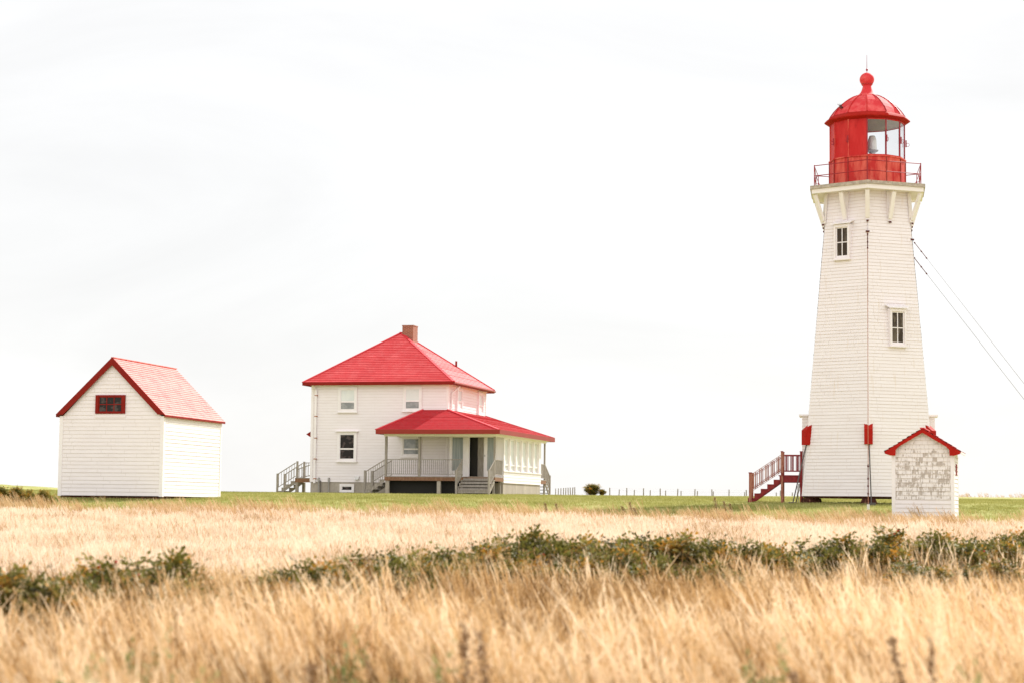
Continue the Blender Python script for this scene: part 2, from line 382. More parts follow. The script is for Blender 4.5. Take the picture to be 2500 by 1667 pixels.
def build_ground():
    ys = list(np.concatenate([np.linspace(-60,0,8), np.arange(2,130,1.0), np.arange(130,400,5), np.geomspace(405,6000,18)]))
    xs0 = np.concatenate([-np.geomspace(3000,166,12), np.arange(-160,-60,4), np.arange(-60,61,1.2), np.arange(64,161,4), np.geomspace(166,3000,12)])
    nx = len(xs0); v = []; lawn = []
    for y in ys:
        for x in xs0:
            v.append((x, y, gz(x, y))); lawn.append(1.0 if y > edge_y(x)+.5 else 0.0)
    f = [(j*nx+i, j*nx+i+1, (j+1)*nx+i+1, (j+1)*nx+i) for j in range(len(ys)-1) for i in range(nx-1)]
    me = bpy.data.meshes.new('ground'); me.from_pydata(v, [], f)
    a = me.attributes.new('lawn', 'FLOAT', 'POINT'); a.data.foreach_set('value', lawn)
    me.materials.append(ground_mat()); me.polygons.foreach_set('use_smooth', [True]*len(f))
    o = bpy.data.objects.new('ground', me); scn.collection.objects.link(o); tag(o, 'rising coastal field of dry meadow and mown lawn', kind='structure')
build_ground()

X3 = Vector((1,0,0)); Y3 = Vector((0,1,0)); Z3 = Vector((0,0,1))

# ------------------------------------------------------------------ windows
def window(parent, O, U, V, N, w, h, split=None, cols=1, rows=1, casing=.12, proud=.075, upper='blind', lower='pane_grey', trimm='trim',
           sill=True, name='window', head=False, bar=.035, cv=None, s=.05):
    """O is the lower left corner of the outer casing on the wall face"""
    O = Vector(O)
    mb = MB(); c = casing; cv = cv if cv is not None else c
    mb.obox(O,U,V,N, 0,c, 0,h, -.02,proud); mb.obox(O,U,V,N, w-c,w, 0,h, -.02,proud)
    mb.obox(O,U,V,N, c,w-c, h-cv,h, -.02,proud-.003); mb.obox(O,U,V,N, c,w-c, 0,cv*.7, -.02,proud-.003)
    # sash
    i0, i1, j0, j1 = c, w-c, cv*.7, h-cv
    d = proud-.02
    mb.obox(O,U,V,N, i0,i0+s, j0,j1, -.01,d); mb.obox(O,U,V,N, i1-s,i1, j0,j1, -.01,d)
    mb.obox(O,U,V,N, i0+s,i1-s, j1-s,j1, -.01,d-.002); mb.obox(O,U,V,N, i0+s,i1-s, j0,j0+s*1.3, -.01,d-.002)
    if split:
        js = j0+(j1-j0)*split; mb.obox(O,U,V,N, i0+s,i1-s, js-s*.8,js+s*.8, -.01,d-.002)
    for k in range(1, cols):
        uu = i0+s+(i1-i0-2*s)*k/cols; mb.obox(O,U,V,N, uu-bar/2,uu+bar/2, j0+s*1.3,j1-s, -.01,d-.006)
    for k in range(1, rows):
        vv = j0+s*1.3+(j1-j0-2.3*s)*k/rows; mb.obox(O,U,V,N, i0+s,i1-s, vv-bar/2,vv+bar/2, -.01,d-.004)
    fr = mb.build(name, M[trimm], parent)
    g = .036
    if split:
        pb = MB(); pb.obox(O,U,V,N, i0+s,i1-s, j0+s,js, g-.03,g); pb.build('pane', M[lower], fr)
        pb = MB(); pb.obox(O,U,V,N, i0+s,i1-s, js+.001,j1-s, g-.03,g); pb.build('window_blind' if upper == 'blind' else 'pane', M[upper], fr)
    else:
        pb = MB(); pb.obox(O,U,V,N, i0+s,i1-s, j0+s,j1-s, g-.03,g); pb.build('pane', M[upper], fr)
    if sill:
        sb = MB(); sb.obox(O,U,V,N, -.05,w+.05, -.06,0, -.02,proud+.05); sb.build('sill', M[trimm], fr)
    if head:
        sb = MB(); sb.obox(O,U,V,N, -.10,w+.10, h,h+.04, -.02,proud+.10); sb.build('window_hood', M[trimm], fr)
    return fr

# ------------------------------------------------------------------ shared builders
def roof_plane(mb, pts, e, t=.02, edge=.02, mi=0, mie=1):
    """pts[0], pts[1] lie on the eave (left, right seen from outside); courses run parallel to it"""
    P = [Vector(p) for p in pts]
    U = (P[1]-P[0]).normalized()
    n = None
    for i in range(2, len(P)):
        c = (P[1]-P[0]).cross(P[i]-P[0])
        if c.length > 1e-6: n = c.normalized(); break
    if n.z < 0: n = -n
    V = n.cross(U).normalized()
    if V.z < 0: V = -V
    siding(mb, P[0], U, V, n, [((p-P[0]).dot(U), (p-P[0]).dot(V)) for p in P], e, t, edge, jitter=.25, mi=mi, mie=mie)

def baluster_rail(parent, p, q, h_bot, h_top, step, m, name='railing', tw=.045, bw=.022, pair=None, ends=0.0):
    """p, q on the floor line; works level or sloped"""
    p = Vector(p); q = Vector(q); mb = MB(); L = (q-p).length
    mb.bar(p+Z3*h_top, q+Z3*h_top, tw, tw); mb.bar(p+Z3*h_bot, q+Z3*h_bot, tw, tw*.8)
    hor = math.hypot(q.x-p.x, q.y-p.y); n = max(1, int(hor/step))
    for i in range(n):
        t = (i+.5)/n
        offs = (-pair/hor, pair/hor) if pair else (0,)
        for o in offs:
            a = p.lerp(q, t+o); mb.box(a.x-bw/2, a.x+bw/2, a.y-bw/2, a.y+bw/2, a.z+h_bot, a.z+h_top-.01)
    return mb.build(name, m, parent)

def staircase(parent, top, A, Wd, n, run, rise, m, ground=None, closed=False, overhang=.03, tread_t=.04):
    """top: inner top corner at deck level; A: unit direction of descent; Wd: width vector"""
    top = Vector(top); A = Vector(A); Wd = Vector(Wd); wl_ = Wd.length; Wn = Wd.normalized()
    st = bpy.data.objects.new('staircase', None); scn.collection.objects.link(st); st.parent = parent
    for side in (0, 1):      # notched stringers as one solid side profile each
        mb = MB(); O = top+Wn*(0.0 if side == 0 else wl_-.045)
        for i in range(n):
            z1 = -rise*(i+1)-tread_t
            P = [(run*i, z1), (run*(i+1), z1), (run*(i+1), max(z1-.20-rise*.5, -rise*(n+1))), (run*i, max(z1-.20+rise*.5, -rise*(n+1)))]
            k = len(mb.v)
            for w in (0, .045):
                for a, z in P: mb.v.append(tuple(O+A*a+Wn*w+Z3*z))
            for f in [(k,k+1,k+2,k+3),(k+7,k+6,k+5,k+4),(k,k+4,k+5,k+1),(k+1,k+5,k+6,k+2),(k+2,k+6,k+7,k+3),(k+3,k+7,k+4,k)]: mb.f.append(f); mb.m.append(0)
        mb.build('stringer', m, st)
    for i in range(n):
        tb = MB(); tb.obox(top, A, Wn, Z3, run*i-overhang, run*(i+1), -.02, wl_+.02, -rise*(i+1)-tread_t, -rise*(i+1))
        tb.build('tread', m, st)
        if closed:
            rb = MB(); rb.obox(top, A, Wn, Z3, run*i-.02+.0, run*i+.0, .05, wl_-.05, -rise*(i+1), -rise*i-tread_t-.045)
            rb.obox(top, A, Wn, Z3, run*(n)-.05, run*n-.03, .05, wl_-.05, -rise*(n+1), -rise*n-tread_t) if i == n-1 else None
            rb.build('riser', m, st)
    return st

# ------------------------------------------------------------------ barn (left)
def build_barn():
    r = empty('barn', (-12.5646, 72, .2876), R(13.3))
    tag(r, 'plain white clapboard barn with steep faded red gable roof and one small red window', 'barn')
    W_, D_, E_, A_ = 4.05, 5.62, 2.92, 4.93
    xr = -2.02
    b = MB()
    siding(b, (0,0,0), X3, Z3, -Y3, [(-W_+.11,.02),(-.11,.02),(-.11,E_),(xr,A_-.05),(-W_+.11,E_)], .139, t=.012, edge=.009, jitter=.3, joints=1.3)
    siding(b, (0,0,0), Y3, Z3, X3, [(.11,.02),(D_-.11,.02),(D_-.11,E_),(.11,E_)], .139, t=.012, edge=.009, jitter=.3, joints=1.3)
    siding(b, (-W_,D_,0), -Y3, Z3, -X3, [(0,.02),(D_,.02),(D_,E_),(0,E_)], .139, t=.017, edge=.012)
    siding(b, (0,D_,0), -X3, Z3, Y3, [(0,.02),(W_,.02),(W_,E_),(-xr,A_-.05),(0,E_)], .139, t=.017, edge=.012)
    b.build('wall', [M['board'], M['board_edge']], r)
    for (x, y, sx, sy) in ((-W_,0,1,1),(0,0,-1,1),(0,D_,-1,-1),(-W_,D_,1,-1)):
        c = MB(); c.box(min(x-sx*.022,x+sx*.115), max(x-sx*.022,x+sx*.115), min(y-sy*.024,y+sy*.0), max(y-sy*.024,y+sy*.0), 0, E_-.01)
        c.box(min(x-sx*.0221,x), max(x-sx*.0221,x), min(y,y+sy*.115), max(y,y+sy*.115), 0, E_-.01)
        c.build('corner_board', M['trim'], r)
    f = MB(); f.box(-W_+.06,-.06,.05,D_-.06,-.35,.03); f.build('foundation', M['pier'], r)
    # roof
    yf, yb, ov = -.10, D_+.16, .14
    zt = 5.03; zl = E_+.02
    rb = MB()
    L0, L1 = Vector((-W_-ov+.0,yf,zl-.0)), Vector((-W_-ov,yb,zl)); R0, R1 = Vector((.07+.03,yf,zl)), Vector((.10,yb,zl))
    K0, K1 = Vector((xr,yf,zt)), Vector((xr,yb,zt))
    roof_plane(rb, [R0,R1,K1,K0], .118, t=.014, edge=.013)
    roof_plane(rb, [L1,L0,K0,K1], .118, t=.014, edge=.013)
    roof = rb.build('roof', [M['barn_roof'], M['barn_roof_edge']], r)
    un = MB()
    for a, bb_ in ((R0,R1),(L0,L1)):
        d = Vector((0,0,-.07)); un.poly([a+d, bb_+d, K1+d, K0+d]); un.poly([a+d, a, K0, K0+d]); un.poly([bb_+d, bb_, K1, K1+d]); un.poly([a,bb_,bb_+d,a+d])
    un.build('roof_underside', M['dark_red'], roof)
    for a, nm in ((L0,'l'),(R0,'r')):
        d = (K0-a).normalized(); perp = Vector((d.z,0,-d.x)); perp = perp if perp.z < 0 else -perp
        g = MB(); k0 = K0+Vector((0,-.001 if nm=='l' else -.002,.02)); a0 = a+Vector((0,-.001 if nm=='l' else -.002,.02))
        w = .20
        vv = [a0, K0+Vector((0,0,.02)), K0+Vector((0,0,.02-w*1.42)), a0+perp*w+d*w*1.0]
        for p in vv: p.y = yf-.002 if nm=='l' else yf-.005
        k = len(g.v); g.v += [tuple(p) for p in vv]+[(p.x,p.y-.03,p.z) for p in vv]
        for q in ((3,2,1,0),(4,5,6,7),(0,1,5,4),(1,2,6,5),(2,3,7,6),(3,0,4,7)): g.f.append(q); g.m.append(0)
        g.build('barge_board', M['dark_red'], r)
    rc = MB(); rc.bar(K0+Z3*.01, K1+Z3*.01, .12, .03); rc.build('ridge_cap', M['barn_roof'], roof)
    # window
    window(r, (-2.66, 0, 2.995), X3, Z3, -Y3, 1.16, .68, cols=3, rows=2, casing=.12, proud=.07, upper='pane_dark', trimm='dark_red', sill=False, bar=.03, cv=.06, s=.03)
    ap = MB(); ap.box(-2.68,-1.48,-.03,-.005,2.85,2.99); ap.build('window_apron', M['board'], r)
    return r
build_barn()

# ------------------------------------------------------------------ keeper's house
def build_house():
    r = empty('keeper_house', (-3.2812, 108, .7820), R(14.9))
    tag(r, 'two storey white clapboard house with red hipped roofs, brick chimney and wraparound porch', 'house')
    XL, XR, YB, ZS, ZE = -8.03, -.15, 7.55, .56, 5.92
    cl = dict(e=.155, t=.013, edge=.009, jitter=.3)
    b = MB()
    siding(b, (0,0,0), X3, Z3, -Y3, [(XL+.1,ZS),(XR-.1,ZS),(XR-.1,ZE),(XL+.1,ZE)], **cl)
    siding(b, (XR,0,0), Y3, Z3, X3, [(.1,ZS),(YB-.1,ZS),(YB-.1,ZE),(.1,ZE)], **cl)
    siding(b, (XL,0,0), -Y3, Z3, -X3, [(-YB,ZS),(0,ZS),(0,ZE),(-YB,ZE)], **cl)
    siding(b, (0,YB,0), -X3, Z3, Y3, [(-XR,ZS),(-XL,ZS),(-XL,ZE),(-XR,ZE)], **cl)
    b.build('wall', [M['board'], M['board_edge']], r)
    for (x, y, sx, sy) in ((XL,0,1,1),(XR,0,-1,1),(XR,YB,-1,-1),(XL,YB,1,-1)):
        c = MB(); c.box(min(x-sx*.026,x+sx*.105), max(x-sx*.026,x+sx*.105), min(y-sy*.027,y), max(y-sy*.027,y), ZS, ZE)
        c.box(min(x-sx*.0262,x), max(x-sx*.0262,x), min(y,y+sy*.105), max(y,y+sy*.105), ZS, ZE); c.build('corner_board', M['trim'], r)
    f = MB(); f.box(XL+.01, XR-.02, .02, YB-.02, -.6, ZS-.002); f.box(-.14, 3.27, -1.07, 7.03, -.6, ZS-.002)
    f.build('foundation', M['concrete'], r)
    f = MB(); f.box(-2.62, 3.1, -2.3, -2.25, -.5, .62); f.box(-2.68, -2.62, -2.29, -.03, -.5, .62); f.build('under_deck_shade', M['interior'], r)  # near-black panels stand in for the deep shade under the porch deck
    # main roof
    x0, x1, y0, y1, zr = XL-.42, .25, -.40, 7.95, 6.02
    ap = Vector((-4.13, 3.78, 9.05)); C = [Vector((x0,y0,zr)), Vector((x1,y0,zr)), Vector((x1,y1,zr)), Vector((x0,y1,zr))]
    rb = MB()
    for i in range(4): roof_plane(rb, [C[i], C[(i+1)%4], ap], .184, t=.028, edge=.034)
    roof = rb.build('roof', [M['roof'], M['roof_edge']], r)
    for i in range(4):
        hc = MB(); hc.bar(C[i]+Z3*.02, ap+Z3*.03, .17, .045); hc.build('hip_cap', M['hip_cap'], roof)
    fa = MB()
    for a, bb_ in ((0,1),(1,2),(2,3),(3,0)):
        p, q = C[a].copy(), C[bb_].copy(); u = (q-p).normalized(); p2 = p-Z3*.075; q2 = q-Z3*.075
        fa.bar(p2+u*.012, q2-u*.012, .03, .17)
    fa.build('fascia', M['dark_red'], roof)
    so = MB(); so.poly([(x0+.01,y0+.01,5.93),(x0+.01,y1-.01,5.93),(x1-.01,y1-.01,5.93),(x1-.01,y0+.01,5.93)]); so.build('soffit', M['trim'], roof)
    gu = MB(); gu.tube(C[1]+Vector((.05,0,-.06)), C[2]+Vector((.05,0,-.06)), .055, n=8); gu.build('gutter', M['fascia_red'], roof)
    ch = MB(); ch.box(-3.98,-3.34,3.52,4.38,7.6,9.42); c = ch.build('chimney', M['brick'], r)
    cc = MB(); cc.box(-4.0,-3.32,3.50,4.40,9.42,9.47); cc.build('chimney_cap', M['brick'], c)
    vp = MB(); vp.tube((-1.55,6.15,7.0),(-1.55,6.15,7.62),.06); vp.build('vent_pipe', M['dark_red'], r)
    # porch roof
    zE, zW = 3.27, 4.50
    eL, eR, eF, eB = -2.98, 3.76, -3.76, 8.44
    pr = MB()
    roof_plane(pr, [(eL,eF,zE),(eR,eF,zE),(XR,0,zW),(-1.6,0,zW)], .184, t=.028, edge=.034)
    roof_plane(pr, [(eR,eF,zE),(eR,eB,zE),(XR,YB,zW),(XR,0,zW)], .184, t=.028, edge=.034)
    roof_plane(pr, [(eR,eB,zE),(XR,eB,zE),(XR,YB,zW)], .184, t=.028, edge=.034)
    roof_plane(pr, [(eL,0,zE),(eL,eF,zE),(-1.6,0,zW)], .184, t=.028, edge=.034)
    pro = pr.build('porch_roof', [M['porch_roof'], M['porch_roof_edge']], r)
    for p, q in (((eR,eF,zE),(XR,0,zW)), ((eL,eF,zE),(-1.6,0,zW)), ((eR,eB,zE),(XR,YB,zW))):
        hc = MB(); hc.bar(Vector(p)+Z3*.02, Vector(q)+Z3*.03, .16, .045); hc.build('hip_cap', M['hip_cap'], pro)
    for nm, args in (('fascia',((eL,eR,eF-.025,eF+.005,3.06,3.30),)), ('fascia',((eR-.005,eR+.025,eF+.007,eB-.002,3.06,3.298),)),
                     ('fascia',((eL-.025,eL+.0,eF+.006,0,3.06,3.30),)), ('fascia',((XR,eR,eB,eB+.025,3.06,3.30),))):
        fb = MB()
        for a_ in args: fb.box(*a_)
        fb.build(nm, M['fascia_red'], pro)
    sp = MB(); sp.box(eL+.01, eR-.01, eF+.01, -.03, 3.085, 3.10); sp.box(XR+.03, eR-.01, -.029, eB-.01, 3.085, 3.10); sp.build('soffit', M['trim'], pro)
    bm_ = MB(); bm_.box(-2.83, 3.32, -2.86, -2.74, 2.965, 3.083); bm_.box(3.20, 3.322, -2.739, -1.13, 2.966, 3.083); bm_.build('porch_beam', M['trim'], r)
    bm_ = MB(); bm_.box(3.18,3.32,7.08,8.25,2.97,3.083); bm_.build('porch_beam', M['trim'], r)
    # sunroom
    sY0, sY1, sX = -1.1, 7.05, 3.30
    sw = MB()
    siding(sw, (sX,0,0), Y3, Z3, X3, [(sY0,ZS),(sY1,ZS),(sY1,1.16),(sY0,1.16)], .155, t=.016, edge=.012)
    wins = [(-.86,.10),(.36,1.42),(1.66,2.66),(2.96,4.0),(4.28,5.30),(5.56,6.55)]
    edges = [sY0]+[e for w in wins for e in w]+[sY1]
    for i in range(0, len(edges), 2): sw.box(3.12, sX+.012, edges[i], edges[i+1], 1.161, 2.93, 2)
    sw.box(3.12, sX+.018, sY0-.001, sY1+.001, 2.931, 3.084, 2)
    sw.box(3.12, sX-.001, sY0+.002, sY1, ZS, 1.16, 2)
    # face of the sunroom towards the steps
    parts = [(.27,.36),(1.10,1.33),(2.25,2.31),(2.88,3.298)]
    for i, (a, b_) in enumerate(parts): sw.box(a, b_, sY0-.0, sY0+.12, .80, 3.083, 2)
    sw.box(.36,1.10,sY0+.004,sY0+.12,.80,1.12,2); sw.box(2.31,2.88,sY0+.004,sY0+.12,.80,1.12,2)
    siding(sw, (.27,0,0), -Y3, Z3, -X3, [(0,ZS),(1.1,ZS),(1.1,3.08),(0,3.08)], .155, t=.016)
    siding(sw, (0,sY1,0), -X3, Z3, Y3, [(-3.3,ZS),(.15,ZS),(.15,3.08),(-3.3,3.08)], .155, t=.016)
    sw.box(.30, 3.11, 0.0, 0.03, ZS, 3.08, 3)
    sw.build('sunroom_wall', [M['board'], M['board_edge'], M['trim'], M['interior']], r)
    gp = MB(); gp.box(-.123,.27,-.012,.03,ZS,3.083); gp.build('corner_board', M['trim'], r)
    si = MB(); si.box(sX-.0, sX+.06, sY0-.02, sY1+.02, 1.161, 1.20); si.build('sunroom_sill', M['trim'], r)
    for a, b_ in wins:
        w = MB(); w.box(3.14, 3.262, a+.001, b_-.001, 1.50, 1.57); w.box(3.14,3.25,a+.001,a+.05,1.20,2.93); w.box(3.14,3.25,b_-.05,b_-.001,1.20,2.93)
        w.box(3.14,3.252,a+.05,b_-.05,2.87,2.93); w.box(3.14,3.253,a+.05,b_-.05,1.20,1.25)
        wo_ = w.build('sunroom_window', M['trim'], r)
        p = MB(); p.box(3.15,3.19,a+.05,b_-.05,1.57,2.87); p.build('window_blind', M['blind'], wo_)
        p = MB(); p.box(3.15,3.188,a+.05,b_-.05,1.25,1.50); p.build('pane', M['blind'], wo_)
    for a, b_ in ((.36,1.10),(2.31,2.88)):
        w = MB(); w.box(a,a+.07,sY0+.02,sY0+.10,1.121,3.05); w.box(b_-.07,b_,sY0+.02,sY0+.10,1.121,3.05); w.box(a+.07,b_-.07,sY0+.021,sY0+.10,2.98,3.05); w.box(a+.07,b_-.07,sY0+.021,sY0+.10,1.121,1.20)
        wo_ = w.build('sidelight', M['trim'], r)
        p = MB(); p.box(a+.07,b_-.07,sY0+.06,sY0+.08,1.20,2.98); p.build('pane', M['curtain'], wo_)
    d = MB(); d.box(1.33,1.39,sY0+.02,sY0+.11,.86,3.06); d.box(2.19,2.25,sY0+.02,sY0+.11,.86,3.06); d.box(1.39,2.19,sY0+.021,sY0+.11,2.98,3.06)
    dr = d.build('door_frame', M['trim'], r)
    d = MB(); d.box(1.39,1.86,sY0+.30,sY0+.34,.87,2.98); d.box(1.39,2.19,sY0+.35,sY0+.36,.87,2.98); d.build('doorway', M['interior'], dr)
    d = MB(); d.obox(Vector((2.17,sY0+.06,0)), Vector((-.72,.35,0)).normalized(), Vector((.35,.72,0)).normalized(), Z3, 0,.42, 0,.04, .87,2.97)
    d.build('open_door', M['grey_wood'], dr)
    d = MB(); d.box(1.36,2.22,sY0-.05,sY0+.05,.862,.90); d.build('threshold', M['deck_wood'], dr)
    d = MB(); d.box(2.24,2.27,sY0-.05,sY0-.0,1.95,2.05); d.build('handle', M['metal'], dr)
    # deck
    dk = MB(); dk.box(-2.81,3.30,-2.80,-1.125,.825,.86); dk.box(-2.81,.265,-1.123,-.03,.825,.86); deck = dk.build('porch_deck', M['grey_wood'], r)
    db = MB(); db.box(-2.80,3.295,-2.79,-2.73,.63,.824); db.box(3.25,3.296,-2.729,-1.12,.63,.824); db.box(-2.80,-2.75,-2.729,-.03,.63,.824); db.build('deck_beam', M['deck_wood'], deck)
    for x, y in ((-2.66,-2.66),(.20,-2.66),(3.17,-2.66),(3.17,-1.4),(1.45,-2.66)):
        lg = MB(); w = .10 if x < 1 else .05; lg.box(x-w,x+w,y-w*.8,y+w*.8,-.4,.629); lg.build('deck_pier', M['grey_wood'] if x > 1 else M['concrete'], deck)
    for x, y in ((-2.74,-2.73),(-.88,-2.735),(3.24,-2.735)):
        p = MB(); w = .058 if x < 3 else .045; p.box(x-w,x+w,y-w,y+w,.861,2.964); p.build('porch_post', M['grey_wood'], r)
    baluster_rail(r, (-2.68,-2.74,.86), (-.94,-2.74,.86), .12, .89, .105, M['grey_wood'])
    baluster_rail(r, (-.82,-2.74,.86), (1.47,-2.74,.86), .12, .89, .105, M['grey_wood'])
    baluster_rail(r, (3.25,-2.68,.86), (3.25,-1.15,.86), .12, .89, .105, M['grey_wood'])
    # front steps
    s = staircase(r, (1.52,-2.80,.86), -Y3, (1.76,0,0), 4, .28, .175, M['grey_wood'], closed=True)
    for x in (1.52, 3.28):
        n = MB(); n.box(x-.05,x+.05,-3.98,-3.88,-.25,1.19); n.build('newel_post', M['grey_wood'], s)
        q = baluster_rail(s, (x,-2.80,.86), (x,-3.90,.30), .10, .87, .11, M['grey_wood'])
    # left steps of the porch
    s = staircase(r, (-2.81,-1.45,.86), -X3, (0,-1.33,0), 4, .27, .175, M['grey_wood'])
    for y in (-2.73, -1.5):
        n = MB(); n.box(-3.96,-3.86,y-.05,y+.05,-.25,1.16); n.build('newel_post', M['grey_wood'], s)
        baluster_rail(s, (-2.80,y,.86), (-3.88,y,.22), .10, .87, .115, M['grey_wood'])
    # rear porch and steps on the left
    dk = MB(); dk.box(-10.9,XL-.03,5.1,6.4,.825,.86); d2 = dk.build('rear_deck', M['grey_wood'], r)
    db = MB(); db.box(-10.9,XL-.03,5.11,5.16,.60,.824); db.box(-10.9,-10.85,5.161,6.39,.60,.824); db.build('deck_beam', M['deck_wood'], d2)
    for x in (-10.8,):
        for y in (5.2, 6.3):
            lg = MB(); lg.box(x-.08,x+.08,y-.08,y+.08,-.45,.599); lg.build('deck_pier', M['grey_wood'], d2)
            lg = MB(); lg.box(x-.05,x+.05,y-.05,y+.05,.861,1.82); lg.build('newel_post', M['grey_wood'], d2)
    baluster_rail(r, (-10.75,6.3,.86),(XL-.03,6.3,.86), .12, .89, .14, M['grey_wood'])
    s = staircase(r, (-10.9,6.4,.86), -X3, (0,-1.25,0), 4, .28, .19, M['grey_wood'])
    for y, x in ((6.33,-12.02),(5.2,-12.02)):
        n = MB(); n.box(x-.05,x+.05,y-.05,y+.05,-.3,1.10); n.build('newel_post', M['grey_wood'], s)
        baluster_rail(s, (-10.9,y,.86),(x,y,.18), .10,.87,.15, M['grey_wood'])
    s = baluster_rail(r, (-10.75,5.2,.86),(-9.0,5.2,1.45), -.1,.50,.17, M['grey_wood'])
    # rear deck on the right with steps behind
    dk = MB(); dk.box(.2,3.30,7.08,8.35,.825,.86); d3 = dk.build('rear_deck', M['grey_wood'], r)
    db = MB(); db.box(3.25,3.296,7.08,8.349,.63,.824); db.box(.2,3.249,8.30,8.348,.63,.824); db.build('deck_beam', M['deck_wood'], d3)
    p = MB(); p.box(3.19,3.28,8.16,8.25,.861,2.97); p.build('porch_post', M['grey_wood'], r)
    lg = MB(); lg.box(3.17,3.27,8.16,8.26,-.3,.629); lg.build('deck_pier', M['grey_wood'], d3)
    baluster_rail(r, (3.25,7.1,.86),(3.25,8.16,.86), .12,.89,.11, M['grey_wood'])
    s = staircase(r, (3.28,8.35,.86), Y3, (-1.3,0,0), 4, .27, .18, M['grey_wood'])
    n = MB(); n.box(3.2,3.3,9.38,9.48,-.3,1.16); n.build('newel_post', M['grey_wood'], s)
    baluster_rail(s, (3.25,8.25,.86),(3.25,9.40,.24), .10,.87,.11, M['grey_wood'])
    # windows
    W_ = window
    W_(r, (-6.47,0,4.42), X3,Z3,-Y3, 1.10,1.36, split=.40)
    W_(r, (-2.72,0,4.45), X3,Z3,-Y3, 1.08,1.36, split=.40)
    W_(r, (-6.47,0,1.70), X3,Z3,-Y3, 1.12,1.62, split=.42, upper='pane_dark', lower='pane_dark', head=True)
    W_(r, (-2.80,0,1.96), X3,Z3,-Y3, 1.16,1.13, split=.36, upper='pane_grey', lower='pane_grey')
    W_(r, (-6.30,.02,.00), X3,Z3,-Y3, .84,.46, casing=.10, upper='pane_dark', sill=False, name='basement_window')
    W_(r, (XR,1.45,4.55), Y3,Z3,X3, 1.10,1.28, split=.40, upper='blind', lower='blind', proud=.10)
    W_(r, (XR,5.75,4.55), Y3,Z3,X3, 1.10,1.28, split=.40, upper='blind', lower='blind', proud=.10)
    # pipes
    d = MB(); d.box(-7.82,-7.71,-.10,-.03,.50,5.62); d.bar((-7.765,-.065,5.60),(-7.93,-.22,5.93),.09,.07); ds = d.build('downspout', M['trim'], r)
    for z in (.72,1.80,2.95,4.15,5.30):
        k = MB(); k.box(-7.83,-7.66,-.112,-.026,z,z+.045); k.build('bracket', M['rust'], ds)
    d = MB(); d.box(XR+.03,XR+.10,.42,.52,4.62,5.45); d.bar((XR+.065,.47,5.43),(.17,1.15,5.86),.07,.06); d.build('downspout', M['trim'], r)
    for x, zt in ((-7.52,.80),(-6.93,.80)):
        d = MB(); d.box(x-.045,x+.045,-.10,-.025,zt-.22,zt); d.tube((x,-.06,zt-.22),(x,-.06,-.3),.032); d.build('utility_conduit', M['metal'], r)
    d = MB(); d.tube((-7.40,-.05,-.3),(-7.40,-.05,.62),.02); d.tube((-7.40,-.05,.62),(-7.52,-.05,.62),.02); d.build('utility_conduit', M['dark_metal'], r)
    d = MB(); d.poly([(-5.42,-.03,.70),(-5.18,-.03,.70),(-5.18,-.20,.70),(-5.42,-.20,.70)]); d.poly([(-5.42,-.20,.70),(-5.18,-.20,.70),(-5.16,-.04,.90),(-5.40,-.04,.90)])
    d.poly([(-5.18,-.20,.70),(-5.18,-.03,.70),(-5.16,-.03,.90)]); d.poly([(-5.42,-.03,.70),(-5.42,-.20,.70),(-5.40,-.03,.90)]); d.build('dryer_vent', M['pipe_white'], r)
    d = MB(); d.poly([(XL-.30,.0,3.18),(XL-.30,.35,3.18),(XL,.35,3.36),(XL,.0,3.36)]); d.poly([(XL-.30,.0,3.18),(XL,.0,3.36),(XL,.0,3.0)]); d.poly([(XL-.30,0,3.18),(XL,0,3.0),(XL,.35,3.0),(XL-.30,.35,3.18)]); d.build('lamp_hood', M['dark_red'], r)
    return r
build_house()

